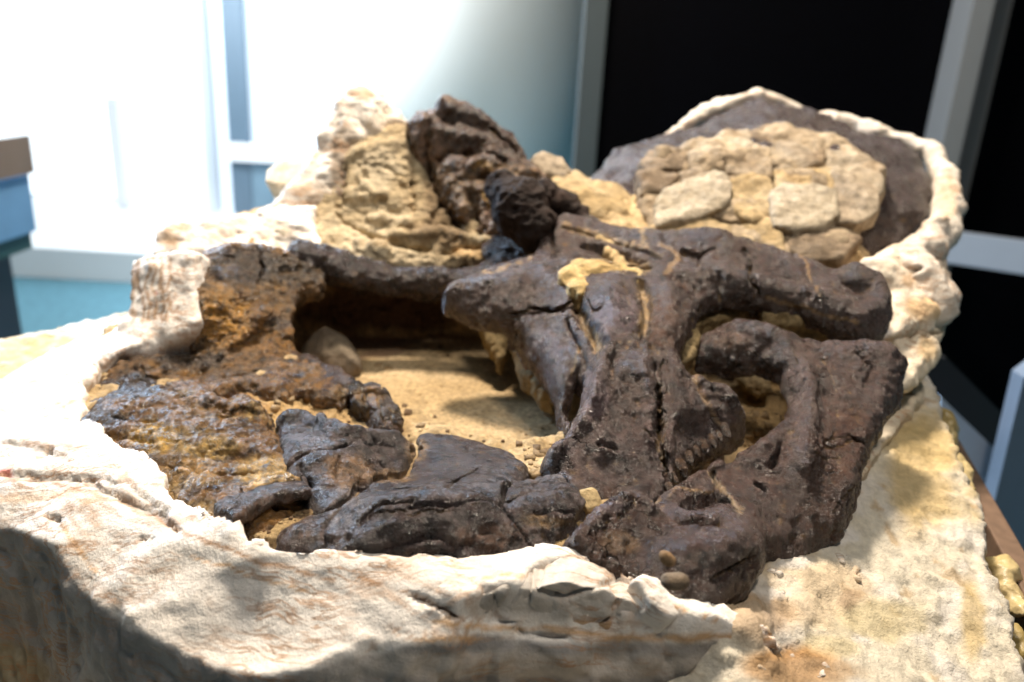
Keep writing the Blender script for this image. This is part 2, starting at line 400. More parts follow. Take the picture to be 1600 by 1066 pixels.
# ------------------------------------------------------------------ materials
def new_mat(name):
    m = bpy.data.materials.new(name); m.use_nodes = True
    nt = m.node_tree; return m, nt, nt.nodes['Principled BSDF']
def nd(nt, typ, **kw):
    n = nt.nodes.new(typ)
    for k_, v_ in kw.items():
        if k_ in n.inputs: n.inputs[k_].default_value = v_
        else: setattr(n, k_, v_)
    return n
def relief_mat(name, rough=(0.35, 0.6), bumps=((60, 8, 0.3, 0.004),), vor=None, var=0.5, vscale=90, spec=0.5, aniso=None, coat=0.0, fibres=0.0):
    m, nt, bs = new_mat(name); L = nt.links.new
    tc = nd(nt, 'ShaderNodeTexCoord')
    at = nd(nt, 'ShaderNodeAttribute', attribute_name='Col')
    nz = nd(nt, 'ShaderNodeTexNoise', Scale=vscale, Detail=8.0, Roughness=0.65); L(tc.outputs['Object'], nz.inputs['Vector'])
    mr = nd(nt, 'ShaderNodeMapRange'); mr.inputs['From Min'].default_value = 0.36; mr.inputs['From Max'].default_value = 0.64
    mr.inputs['To Min'].default_value = 1 - var; mr.inputs['To Max'].default_value = 1 + var; L(nz.outputs['Fac'], mr.inputs['Value'])
    mul = nd(nt, 'ShaderNodeVectorMath', operation='SCALE'); L(at.outputs['Color'], mul.inputs[0]); L(mr.outputs[0], mul.inputs['Scale'])
    base_out = mul.outputs[0]
    if fibres:
        mp = nd(nt, 'ShaderNodeMapping'); mp.inputs['Rotation'].default_value = (0, 0, math.radians(32)); mp.inputs['Scale'].default_value = (.11, 1, 1)
        ds = nd(nt, 'ShaderNodeTexNoise', Scale=6.0, Detail=3.0); L(tc.outputs['Object'], ds.inputs['Vector'])
        ad = nd(nt, 'ShaderNodeMixRGB', blend_type='ADD'); ad.inputs[0].default_value = .09; L(tc.outputs['Object'], ad.inputs[1]); L(ds.outputs['Color'], ad.inputs[2])
        L(ad.outputs[0], mp.inputs['Vector'])
        fn = nd(nt, 'ShaderNodeTexNoise', Scale=52.0, Detail=5.0, Roughness=.6); L(mp.outputs[0], fn.inputs['Vector'])
        m1 = nd(nt, 'ShaderNodeMath', operation='SUBTRACT'); L(fn.outputs['Fac'], m1.inputs[0]); m1.inputs[1].default_value = .5
        m2 = nd(nt, 'ShaderNodeMath', operation='ABSOLUTE'); L(m1.outputs[0], m2.inputs[0])
        m3 = nd(nt, 'ShaderNodeMapRange'); L(m2.outputs[0], m3.inputs['Value']); m3.inputs['From Min'].default_value = 0; m3.inputs['From Max'].default_value = .040; m3.inputs['To Min'].default_value = 1; m3.inputs['To Max'].default_value = 0
        mk = nd(nt, 'ShaderNodeTexNoise', Scale=9.0, Detail=4.0); L(tc.outputs['Object'], mk.inputs['Vector'])
        m4 = nd(nt, 'ShaderNodeMapRange'); L(mk.outputs['Fac'], m4.inputs['Value']); m4.inputs['From Min'].default_value = .40; m4.inputs['From Max'].default_value = .56; m4.inputs['To Max'].default_value = fibres
        m5 = nd(nt, 'ShaderNodeMath', operation='MULTIPLY'); L(m3.outputs[0], m5.inputs[0]); L(m4.outputs[0], m5.inputs[1])
        mc = nd(nt, 'ShaderNodeMixRGB'); L(m5.outputs[0], mc.inputs[0]); L(mul.outputs[0], mc.inputs[1]); mc.inputs[2].default_value = (.40, .22, .11, 1)
        base_out = mc.outputs[0]
    L(base_out, bs.inputs['Base Color'])
    rr = nd(nt, 'ShaderNodeMapRange'); rr.inputs['From Min'].default_value = 0.36; rr.inputs['From Max'].default_value = 0.62
    rr.inputs['To Min'].default_value = rough[0]; rr.inputs['To Max'].default_value = rough[1]
    nr = nd(nt, 'ShaderNodeTexNoise', Scale=35.0, Detail=6.0, Roughness=0.7); L(tc.outputs['Object'], nr.inputs['Vector']); L(nr.outputs['Fac'], rr.inputs['Value'])
    L(rr.outputs[0], bs.inputs['Roughness']); bs.inputs['Specular IOR Level'].default_value = spec
    if coat: bs.inputs['Coat Weight'].default_value = coat; bs.inputs['Coat Roughness'].default_value = 0.3
    prev = None
    for (s, det, ro, dist) in bumps:
        b = nd(nt, 'ShaderNodeBump', Distance=dist, Strength=1.0)
        n2 = nd(nt, 'ShaderNodeTexNoise', Scale=float(s), Detail=float(det), Roughness=ro); L(tc.outputs['Object'], n2.inputs['Vector'])
        L(n2.outputs['Fac'], b.inputs['Height'])
        if prev: L(prev.outputs[0], b.inputs['Normal'])
        prev = b
    if vor:
        b = nd(nt, 'ShaderNodeBump', Distance=vor[1], Strength=1.0)
        dn = nd(nt, 'ShaderNodeTexNoise', Scale=vor[0] * 1.5, Detail=4.0); L(tc.outputs['Object'], dn.inputs['Vector'])
        mx = nd(nt, 'ShaderNodeMixRGB'); mx.inputs[0].default_value = 0.10; L(tc.outputs['Object'], mx.inputs[1]); L(dn.outputs['Color'], mx.inputs[2])
        vo = nd(nt, 'ShaderNodeTexVoronoi', feature='DISTANCE_TO_EDGE', Scale=float(vor[0])); L(mx.outputs[0], vo.inputs['Vector'])
        cl = nd(nt, 'ShaderNodeMapRange'); cl.inputs['From Max'].default_value = 0.022; L(vo.outputs['Distance'], cl.inputs['Value'])
        kn = nd(nt, 'ShaderNodeTexNoise', Scale=vor[0] * .7, Detail=2.0); L(tc.outputs['Object'], kn.inputs['Vector'])
        km = nd(nt, 'ShaderNodeMapRange'); km.inputs['From Min'].default_value = .48; km.inputs['From Max'].default_value = .56; km.inputs['To Min'].default_value = 1.0; km.inputs['To Max'].default_value = 0.0; L(kn.outputs['Fac'], km.inputs['Value'])
        kx = nd(nt, 'ShaderNodeMath', operation='MAXIMUM'); L(cl.outputs[0], kx.inputs[0]); L(km.outputs[0], kx.inputs[1])
        ks = nd(nt, 'ShaderNodeMapRange'); ks.inputs['To Min'].default_value = .35; L(kx.outputs[0], ks.inputs['Value'])
        kc = nd(nt, 'ShaderNodeVectorMath', operation='SCALE'); L(base_out, kc.inputs[0]); L(ks.outputs[0], kc.inputs['Scale']); L(kc.outputs[0], bs.inputs['Base Color'])
        L(kx.outputs[0], b.inputs['Height']); L(prev.outputs[0], b.inputs['Normal']); prev = b
    L(prev.outputs[0], bs.inputs['Normal'])
    return m
def flat_mat(name, col, rough=0.5, emit_=0.0, metal=0.0, var=0.08, scale=20):
    m, nt, bs = new_mat(name); L = nt.links.new
    tc = nd(nt, 'ShaderNodeTexCoord'); nz = nd(nt, 'ShaderNodeTexNoise', Scale=float(scale), Detail=6.0); L(tc.outputs['Object'], nz.inputs['Vector'])
    cr = nd(nt, 'ShaderNodeMixRGB'); L(nz.outputs['Fac'], cr.inputs[0])
    cr.inputs[1].default_value = (*[c * (1 - var) for c in col], 1); cr.inputs[2].default_value = (*[min(1, c * (1 + var)) for c in col], 1)
    L(cr.outputs[0], bs.inputs['Base Color']); bs.inputs['Roughness'].default_value = rough; bs.inputs['Metallic'].default_value = metal
    if emit_:
        bs.inputs['Emission Color'].default_value = (*col, 1); bs.inputs['Emission Strength'].default_value = emit_
    return m

M_bone = relief_mat('dark_bone', (0.08, 0.40), ((35, 8, 0.65, 0.009), (160, 8, 0.75, 0.007)), (22, .0030), 0.5, 110, 0.8)
M_rawbone = relief_mat('rough_bone', (0.07, 0.42), ((50, 8, 0.7, 0.013), (190, 8, 0.78, 0.009)), (26, .0030), 0.75, 90, 0.85)
M_smooth = relief_mat('smooth_bone', (0.08, 0.36), ((30, 8, 0.65, 0.009), (170, 8, 0.75, 0.0060)), (15, .0030), 0.45, 80, 0.8)
M_sand = relief_mat('sand_matrix', (0.8, 0.95), ((30, 8, 0.65, 0.008), (260, 6, 0.7, 0.003)), None, 0.3, 140, 0.2)
M_rock = relief_mat('sandstone', (0.7, 0.9), ((35, 8, 0.65, 0.009), (200, 8, 0.7, 0.003)), None, 0.25, 60, 0.3)
M_plaster = relief_mat('plaster', (0.6, 0.85), ((25, 5, 0.5, 0.0035), (200, 8, 0.7, 0.0014)), None, 0.08, 60, 0.35, fibres=.8)
M_foam = relief_mat('foam', (0.5, 0.8), ((50, 8, 0.65, 0.005), (190, 8, 0.7, 0.002)), None, 0.15, 80, 0.4)

def mix(a, b, t): return a * (1 - t[:, None]) + b * t[:, None]
def c_(*a): return np.array(a, dtype=np.float64)
def paint(col, V, u, v, blobs, amp=14):
    if not blobs: return col
    n1 = fbm(V, 30, 4, 301); n2 = fbm(V, 30, 4, 331)
    for (bu, bv, ru, rv, cc, st) in blobs:
        d = np.hypot((u + amp * n1 - bu) / ru, (v + amp * n2 - bv) / rv) + 0.35 * n1
        col = mix(col, c_(*cc), st * sstep(1.15, 0.6, d))
    return col
DK = c_(0.030, 0.020, 0.018); BR = c_(0.090, 0.055, 0.040); PU = c_(0.105, 0.080, 0.090); OR = c_(0.30, 0.145, 0.045)
YE = c_(0.52, 0.34, 0.14); SA = c_(0.56, 0.41, 0.22); CR = c_(0.70, 0.58, 0.40); WH = c_(.83, .785, .725); GR = c_(0.40, 0.37, 0.33)
def bone_col(base=BR, hi=PU, lo=DK, sed=0.25, orange=0.0, blobs=(), seams=()):
    def f(V, N, u, v):
        a = fbm(V, 9, 4, 11); b = fbm(V, 40, 4, 23)
        col = mix(np.tile(base, (len(V), 1)), hi, sstep(-0.1, 0.5, a) * 0.8)
        col = mix(col, lo, sstep(0.0, 0.5, b) * 0.6)
        if orange: col = mix(col, OR, sstep(0.25 - 0.6 * orange, 0.55 - 0.4 * orange, fbm(V, 14, 4, 61) + 0.35 * fbm(V, 70, 3, 65)) * min(1, orange * 1.5))
        if sed: col = mix(col, YE * 0.8, sstep(0.45 - 0.4 * sed, 0.75 - 0.4 * sed, fbm(V, 22, 5, 71, 0.6)) * 0.7)
        col = paint(col, V, u, v, blobs)
        if seams:
            wu = u + 8 * fbm(V, 60, 3, 191); wv = v + 8 * fbm(V, 60, 3, 195)
            for pl, wd, cc in seams:
                col = mix(col, c_(*cc) * .8, .9 * sstep(wd, wd * 0.3, line_dist(wu, wv, pl) * 1.1 + wd * 1.1 * np.abs(fbm(V, 60, 3, 44)) ))
        return np.clip(col * np.array([.62, .55, .495]), 0, 1)
    return f
def rock_col(a=SA, b=CR, c=None, blobs=()):
    def f(V, N, u, v):
        col = mix(np.tile(a, (len(V), 1)), b, sstep(-0.3, 0.4, fbm(V, 12, 4, 41)))
        col = mix(col, a * 0.6, sstep(0.10, 0.55, fbm(V, 45, 4, 47)) * 0.7)
        col = mix(col, a * c_(.7, .6, .5), sstep(.1, .5, fbm(V, 13, 4, 49)) * .5)
        if c is not None: col = mix(col, c, sstep(0.05, 0.4, fbm(V, 8, 4, 51)))
        return paint(col, V, u, v, blobs)
    return f
def rel(a_big=0.004, f_big=25, a_small=0.0015, f_small=110, ridge=0.0, f_r=35, frac=0.0, f_f=18, seed=0):
    def f(V, N):
        d = a_big * fbm(V, f_big, 4, 7 + seed) + a_small * fbm(V, f_small, 3, 9 + seed)
        if ridge: d = d + ridge * ridged(V, f_r, 4, 13 + seed)
        if frac:
            P = V + 0.012 * np.stack([fbm(V, 20, 2, 3), fbm(V, 20, 2, 4), fbm(V, 20, 2, 5)], 1)
            F1, F2, ID = worley(P, f_f, 31 + seed)
            d = d + frac * (ID - 0.5) - frac * 1.2 * sstep(0.14, 0.0, F2 - F1)
        return d
    return f
HB = 0.0024   # bone mesh step

# ================================================================== THE JACKET, ITS BEDDING AND THE SAND
foam_h = rbf([(-80, 548, .075), (0, 535, .075), (210, 498, .08), (-100, 700, .0), (-80, 1000, -.13), (100, 1066, -.14), (400, 1150, -.1), (1400, 640, .115), (1445, 595, .125),
              (1340, 790, .085), (1480, 700, .09), (1250, 850, .085), (1520, 850, .045), (1400, 850, .06), (1300, 950, .06), (1590, 1010, .0), (1450, 1000, .02), (1300, 1060, .045), (1180, 985, .095), (1230, 1040, .055), (1160, 960, .10), (900, 1100, -.05), (1600, 1150, -.02), (1100, 930, .08)])
foot = [(-160, 560, .07), (0, 530, .075), (210, 490, .08), (600, 480, .08), (1000, 500, .08), (1445, 588, .125), (1475, 660, .095), (1500, 730, .075), (1528, 800, .055), (1550, 880, .033), (1572, 960, .012), (1600, 1045, -.01), (1700, 1300, -.03), (800, 1500, -.03), (-400, 1300, -.13), (-400, 800, -.1)]
def foam_c(V, N, u, v):
    col = mix(np.tile(c_(.66, .60, .48), (len(V), 1)), c_(.54, .43, .24), sstep(-0.05, 0.35, fbm(V, 7, 4, 41)))
    col = mix(col, c_(.70, .66, .60), sstep(0.0, 0.35, fbm(V, 16, 5, 48)) * .8)
    col = mix(col, c_(.42, .27, .12), sstep(0.3, 0.5, fbm(V, 40, 4, 58)) * .6)
    col = paint(col, V, u, v, [(1440, 740, 60, 110, (.56, .41, .18), .8), (1280, 930, 90, 60, (.60, .46, .29), .7), (1220, 870, 60, 30, (.56, .43, .27), .8), (1380, 970, 90, 36, (.54, .45, .25), .7), (1300, 1010, 60, 24, (.56, .46, .24), .6), (1240, 1040, 90, 35, (.45, .24, .08), .9),
        (1130, 930, 60, 20, (.72, .58, .38), .8), (1300, 835, 40, 18, (.86, .82, .76), .9), (1235, 915, 26, 20, (.70, .62, .50), .9), (1180, 960, 70, 40, (.46, .31, .18), .7), (1240, 880, 40, 12, (.72, .68, .62), .9), (1190, 925, 40, 10, (.72, .68, .62), .8), (1290, 835, 50, 14, (.74, .70, .64), .9), (1250, 1050, 100, 24, (.38, .26, .15), .75), (1330, 940, 24, 16, (.34, .22, .13), .6), (1350, 1000, 20, 8, (.70, .66, .62), .8), (1520, 960, 20, 80, (.50, .36, .14), .7), (50, 555, 280, 40, (.54, .40, .18), .8)])
    return col
foam_in = np.array([pt(*p)[:2] for p in [(160, 640, .12), (180, 560, .13), (330, 500, .15), (360, 400, 1.5), (600, 320, 1.75), (1380, 380, 1.5), (1420, 560, .12), (1340, 740, .09), (1240, 850, .09), (1120, 930, .10), (900, 880, .12), (500, 880, .12), (260, 760, .12)]])
def snap_z(u, v):
    q = pt(u, v, .06)
    for _ in range(12): q = pt(u, v, min(.5 * q[2] + .5 * float(foam_h(q[None, :])[0]), .5))
    return q[2]
bed = thing('foam_bed', 'cream yellow crusted foam slab bedding the plaster jacket, bare along its right side', 'foam bed')
def foam_rough(V, N):
    u, v = proj(V); m = sstep(1.2, .5, np.hypot((u - 1200) / 130, (v - 960) / 110) + .3 * fbm(V, 20, 3, 3))
    g = sstep(1340, 1480, u + 60 * fbm(V, 10, 2, 4))
    return .005 * fbm(V, 16, 4, 7) + .004 * fbm(V, 50, 4, 13) + .002 * fbm(V, 120, 3, 9) + m * (.012 * ridged(V, 32, 5, 15) + .006 * fbm(V, 60, 3, 16)) + g * .007 * ridged(V, 40, 4, 17) + .004 * ridged(V, 60, 4, 18) * sstep(0, .4, fbm(V, 9, 3, 5))
body('slab', [terrain(foot, lambda P: foam_h(P) + .008 * fbm(P, 12, 4, 3) - .12 * sstep(-.01, -.05, poly_sd(P[:, :2], foam_in)) , -.34, rag=.008, batter=.0)], .006, M_foam, foam_c, bed, rough=foam_rough, zhi=.2)

def strata(P):
    return 0
pl_h = rbf([(-60, 640, .085), (0, 600, .10), (0, 700, .12), (130, 556, .155), (200, 520, .172), (280, 500, .184), (60, 570, .13), (100, 660, .135), (160, 700, .145), (230, 760, .145), (300, 800, .148), (400, 855, .148),
            (500, 868, .142), (640, 885, .138), (720, 880, .138), (850, 862, .145), (960, 875, .14), (1010, 905, .13), (0, 790, .10), (100, 860, .10), (250, 930, .10), (400, 960, .095), (500, 940, .112), (640, 960, .112),
            (100, 760, .125), (250, 860, .125), (400, 910, .12), (0, 820, .085), (110, 905, .08), (240, 998, .075), (440, 1050, .075), (560, 1022, .085), (-100, 800, .06), (700, 920, .133), (760, 905, .136), (1000, 935, .13), (740, 990, .125), (700, 1000, .095), (1050, 1000, .12), (1100, 960, .12), (1180, 1000, .10)])
pfoot = [(310, 492, .19), (322, 503, .188), (290, 515, .183), (235, 528, .176), (178, 546, .166), (150, 566, .158), (132, 598, .146), (126, 650, .14), (165, 685, .145), (215, 708, .145), (250, 748, .145), (300, 788, .148), (350, 812, .148), (395, 842, .148), (450, 850, .148),
         (520, 858, .142), (580, 868, .14), (640, 878, .138), (720, 872, .138), (800, 860, .14), (880, 853, .145), (940, 862, .14), (985, 888, .135), (1030, 915, .13), (1080, 935, .12), (1140, 955, .11), (1200, 985, .09), (1215, 1005, .08),
         (1150, 1003, .085), (1040, 1003, .088), (940, 998, .09), (860, 994, .09), (780, 984, .09), (735, 986, .09), (700, 1000, .088), (640, 1012, .085), (560, 1022, .082), (490, 1036, .08), (430, 1052, .075), (340, 1036, .075), (245, 1000, .075), (170, 958, .078), (112, 902, .08), (80, 850, .085), (40, 828, .085), (0, 822, .085), (-120, 790, .07), (-200, 640, .08), (-60, 612, .09), (0, 590, .10), (60, 565, .12), (130, 535, .14), (205, 508, .15)]
cutA = np.array([snap_xy(p, pl_h) for p in [(700, 975, .125), (722, 945, .13), (745, 924, .135), (790, 908, .138), (870, 905, .138), (950, 922, .134), (1005, 942, .13), (1060, 958, .125), (1120, 975, .115), (1210, 1000, .10), (1250, 1100, .10), (690, 1200, .10)]])
cutB = np.array([snap_xy(p, pl_h) for p in [(812, 893, .138), (828, 878, .14), (850, 868, .142), (905, 862, .143), (955, 874, .142), (985, 902, .138), (1010, 930, .132), (1060, 945, .125), (1250, 1000, .1), (1250, 1200, .1), (800, 1200, .1)]])
def pl_hf(P):
    z = pl_h(P) + 0.004 * fbm(P, 9, 4, 77)
    q = P[:, :2] + .006 * np.stack([fbm(P * V3(1, 1, .3), 24, 3, 611), fbm(P * V3(1, 1, .3), 24, 3, 613)], 1)
    z = z - .042 * sstep(.001, -.005, poly_sd(q, cutA)) * sstep(-.055, .0, P[:, 0]) - .016 * sstep(.001, -.005, poly_sd(q, cutB))
    t = fbm(P * V3(.35, 1.6, 1), 30, 3, 79)     # layered bandage folds that run along the rim
    return z + .0035 * t
def fibre(V, u, v, amt):
    P = V @ np.array([[.82, .57, 0], [-.57, .82, 0], [0, 0, 1]])
    P = P + .02 * np.stack([fbm(V, 8, 2, 401), fbm(V, 8, 2, 402), fbm(V, 8, 2, 403)], 1)
    s = 1 - np.abs(fbm(P * V3(.10, 1, 1), 75, 3, 405)) * 9
    return np.clip(s, 0, 1) * amt
def plaster_c(blobs=(), brown=.5, seams=(), tone=WH, face=None):
    def f(V, N, u, v):
        col = np.tile(tone, (len(V), 1))
        col = mix(col, c_(.74, .66, .56), sstep(-.1, .5, fbm(V, 8, 4, 81)) * .35)
        col = mix(col, c_(.50, .31, .18), fibre(V, u, v, sstep(-.15, .35, fbm(V, 6, 3, 83)) * brown))
        col = mix(col, c_(.36, .20, .10), sstep(.42, .55, fbm(V, 55, 4, 87)) * .35 * brown)
        if face is not None:  # shade of the front faces painted in as darker grey
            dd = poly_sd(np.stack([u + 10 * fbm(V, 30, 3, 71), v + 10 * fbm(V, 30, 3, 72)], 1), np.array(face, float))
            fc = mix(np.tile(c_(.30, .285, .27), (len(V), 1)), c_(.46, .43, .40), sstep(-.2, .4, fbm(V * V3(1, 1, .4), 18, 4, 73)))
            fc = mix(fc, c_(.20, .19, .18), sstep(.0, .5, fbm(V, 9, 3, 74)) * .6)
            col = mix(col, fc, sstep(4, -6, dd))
        col = paint(col, V, u, v, blobs)
        wu = u + 10 * fbm(V, 40, 3, 191); wv = v + 8 * fbm(V, 40, 3, 195)
        for pl, wd, cc in seams:
            col = mix(col, c_(*cc), .85 * sstep(wd, wd * .3, line_dist(wu, wv, pl) + wd * .7 * np.abs(fbm(V, 60, 2, 44))))
        return col
    return f
jacket = thing('plaster_jacket', 'open white plaster field jacket with brown burlap layers around the fossil skull', 'plaster jacket')
BRN = (.42, .23, .11); TAN = (.66, .40, .19)
rim_cracks = [([(0, 740), (60, 745), (130, 750), (190, 780), (240, 800), (280, 830)], 9, .006), ([(120, 745), (200, 755), (260, 800)], 7, .005), ([(640, 930), (680, 945), (715, 965)], 6, .008), ([(70, 805), (95, 815)], 7, .01),
              ([(60, 715), (80, 700)], 10, .008), ([(215, 840), (235, 843)], 5, .006), ([(0, 690), (60, 700), (110, 720)], 7, .004)]
def rim_rough(V, N):
    u, v = proj(V); steep = 1 - sstep(.5, .9, N[:, 2])
    P = V @ np.array([[.82, .57, 0], [-.57, .82, 0], [0, 0, 1]]) + .015 * np.stack([fbm(V, 8, 2, 401), fbm(V, 8, 2, 402), fbm(V, 8, 2, 403)], 1)
    lay = sstep(-.3, .2, fbm(V, 6, 3, 83)) * ridged(P * V3(.10, 1, 1), 45, 3, 405) * .0026
    F1, F2, ID = worley(V * V3(1, 1, 1.2) + .01 * np.stack([fbm(V, 20, 2, 3), fbm(V, 20, 2, 4), fbm(V, 20, 2, 5)], 1), 11, 61)
    return .0025 * fbm(V, 14, 3, 7) + .0006 * fbm(V, 90, 3, 9) + lay * (1 - steep) + steep * ((.010 * (ID - .5)) * sstep(560, 720, u) + .003 * fbm(V, 22, 3, 78) + .006 * ridged(V * V3(1, 1, .35), 22, 4, 79) + .0015 * ridged(V, 60, 3, 80))
stepseams = [([(216 + i * 12 + 3 * math.sin(i * 2), 402), (219 + i * 11, 440), (224 + i * 9, 498)], 5, (.46, .28, .15)) for i in range(5)]
steps = [plate([(206, 408), (235, 397), (280, 391), (304, 393), (300, 440), (303, 500), (290, 520), (240, 545), (190, 545), (205, 470)], [(205, 510, 1.19), (300, 505, 1.16), (260, 395, 1.26)], .004, .003, .02, .002, .003, .10, und=.006, seed=23),
         plate([(248, 352), (275, 344), (330, 340), (400, 332), (450, 318), (490, 320), (500, 392), (430, 394), (330, 394), (246, 394)], [(250, 388, 1.34), (480, 388, 1.40), (330, 340, 1.43)], .006, .006, .02, .003, .006, .16, und=.012, seed=24)]
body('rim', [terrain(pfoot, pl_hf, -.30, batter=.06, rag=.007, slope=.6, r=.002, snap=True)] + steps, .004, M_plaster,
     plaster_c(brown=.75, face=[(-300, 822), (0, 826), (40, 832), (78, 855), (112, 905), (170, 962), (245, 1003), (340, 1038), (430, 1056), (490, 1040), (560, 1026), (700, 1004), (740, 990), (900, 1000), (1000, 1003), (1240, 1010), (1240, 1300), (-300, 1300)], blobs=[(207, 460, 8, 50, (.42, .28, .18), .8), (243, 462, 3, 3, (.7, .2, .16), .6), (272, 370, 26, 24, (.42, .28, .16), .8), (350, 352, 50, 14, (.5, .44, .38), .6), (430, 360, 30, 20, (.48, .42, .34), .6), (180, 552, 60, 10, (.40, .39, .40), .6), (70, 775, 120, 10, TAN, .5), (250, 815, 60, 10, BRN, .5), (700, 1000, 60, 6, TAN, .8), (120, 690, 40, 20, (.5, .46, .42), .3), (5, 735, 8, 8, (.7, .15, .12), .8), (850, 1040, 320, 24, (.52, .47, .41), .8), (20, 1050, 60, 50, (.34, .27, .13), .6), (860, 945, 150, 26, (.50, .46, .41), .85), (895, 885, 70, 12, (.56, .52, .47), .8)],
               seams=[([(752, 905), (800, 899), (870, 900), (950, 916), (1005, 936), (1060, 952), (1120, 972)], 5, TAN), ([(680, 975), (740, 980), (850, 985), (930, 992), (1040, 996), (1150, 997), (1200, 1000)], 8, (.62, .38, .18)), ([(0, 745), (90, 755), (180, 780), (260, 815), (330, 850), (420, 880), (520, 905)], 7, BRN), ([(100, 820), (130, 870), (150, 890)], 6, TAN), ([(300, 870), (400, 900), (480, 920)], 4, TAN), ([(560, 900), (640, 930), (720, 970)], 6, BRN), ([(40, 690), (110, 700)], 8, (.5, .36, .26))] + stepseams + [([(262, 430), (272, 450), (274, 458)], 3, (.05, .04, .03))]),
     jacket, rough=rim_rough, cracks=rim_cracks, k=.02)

PZ = lambda z: None
def chunk(name, outline, anch, parent, mat, colf, h=.003, t=.01, puff=.004, back=.06, rag=.004, r=.004, rg=None, cracks=(), L=.02, und=.004, batter=0.0, seed=3):
    return body(name, [plate(outline, anch, t, puff, L, r, rag, back, und, seed, batter)], h, mat, colf, parent, rough=rg or rel(.003, 25, .001, 100), cracks=cracks)
# broken terraces of the front rim, stacked layer over layer
chunk('plaster_lump', [(985, 905), (1005, 895), (1040, 915), (1080, 940), (1090, 960), (1050, 965), (1015, 945)], [(990, 905, .142), (1085, 955, .118), (1010, 945, .132)], jacket, M_plaster, plaster_c(brown=.1), back=.03)
chunk('plaster_lump', [(1205, 1055), (1220, 1030), (1255, 1018), (1290, 1030), (1295, 1052), (1260, 1062), (1225, 1066)], [(1210, 1050, .03), (1290, 1050, .03), (1250, 1020, .04)], jacket, M_plaster, plaster_c(brown=.1), t=.008, puff=.012, back=.01, cracks=[([(1245, 1020), (1250, 1045), (1240, 1062)], 3, .004), ([(1250, 1040), (1290, 1035)], 3, .004)])
chunk('plaster_lump', [(1235, 945), (1255, 938), (1270, 950), (1262, 966), (1238, 965)], [(1237, 950, .07), (1268, 955, .07), (1250, 940, .075)], jacket, M_plaster, plaster_c(brown=.1), t=.006, puff=.01, back=.01)

for ol, an, tn in [([(812, 893), (830, 874), (905, 863), (958, 875), (992, 905), (962, 914), (880, 904)], [(815, 893, .129), (988, 906, .123), (905, 865, .144)], c_(.60, .56, .50)),
                   ([(716, 962), (748, 927), (800, 910), (832, 918), (828, 960), (800, 978), (740, 978)], [(720, 968, .098), (826, 968, .098), (790, 912, .138)], c_(.46, .43, .39)),
                   ([(834, 968), (832, 920), (880, 906), (960, 926), (1005, 944), (1048, 966), (1030, 986), (930, 980)], [(840, 976, .095), (1030, 985, .093), (950, 924, .136)], c_(.52, .48, .43))]:
    chunk('layer_block', ol, an, jacket, M_plaster, plaster_c(brown=.15, tone=tn, blobs=[(770, 940, 30, 16, (.36, .34, .31), .7), (940, 978, 100, 5, TAN, .7)]), h=.0024, t=.004, puff=.004, back=.04, r=.0015, rag=.004, und=.010, rg=rel(.003, 22, .001, 100, frac=.004, f_f=16),
          cracks=[([(930, 972), (960, 966), (1002, 970)], 4, .005), ([(768, 925), (775, 950), (762, 970)], 3, .003)])
lumps = [(1160, 968, 22, 14), (1142, 990, 16, 10), (1185, 985, 12, 8), (1215, 968, 14, 9), (1250, 958, 18, 12), (1270, 975, 10, 7), (1236, 990, 16, 11), (1205, 1012, 14, 9), (1180, 1040, 20, 12), (1212, 1050, 16, 10), (1300, 1030, 18, 10), (1175, 930, 16, 9), (1208, 900, 12, 8), (1222, 928, 9, 6), (1275, 905, 10, 6), (1312, 870, 14, 8), (1340, 905, 9, 6), (1130, 958, 14, 8), (1095, 950, 12, 8), (1285, 1052, 16, 10), (1150, 1012, 10, 7), (1240, 1020, 10, 6)]
for i_, (a_, b_, ru_, rv_) in enumerate(lumps):
    rr = random.Random(i_ + 50); n_ = rr.choice((5, 6, 7))
    ol = [(a_ + ru_ * rr.uniform(.7, 1.15) * math.cos(2 * math.pi * t_ / n_ + .3), b_ + rv_ * rr.uniform(.7, 1.15) * math.sin(2 * math.pi * t_ / n_ + .3)) for t_ in range(n_)]
    z_ = float(snap_z(a_, b_)) + .001
    pa, pb, pc = (a_ - ru_, b_, z_ + rr.uniform(-.004, .004)), (a_ + ru_, b_, z_ + rr.uniform(-.004, .004)), (a_, b_ - rv_, z_ + rr.uniform(0, .008))
    body('plaster_lump', [plate(ol, [pa, pb, pc], .004, .005, .006, .0008, .006, .016, und=.008, seed=200 + i_)], .0018, M_plaster,
         rock_col(*[(c_(.56, .51, .44), c_(.66, .61, .54)), (c_(.56, .45, .32), c_(.68, .58, .46)), (c_(.40, .24, .12), c_(.56, .40, .25))][(0, 0, 1, 0, 1, 2)[i_ % 6]]), jacket, rough=rel(.002, 40, .001, 120, ridge=.003, f_r=60, frac=.004, f_f=60))

# left steps of the jacket
stepseams = [([(216 + i * 12 + 3 * math.sin(i * 2), 402), (219 + i * 11, 440), (224 + i * 9, 498)], 3.4, (.56, .37, .23)) for i in range(5)]

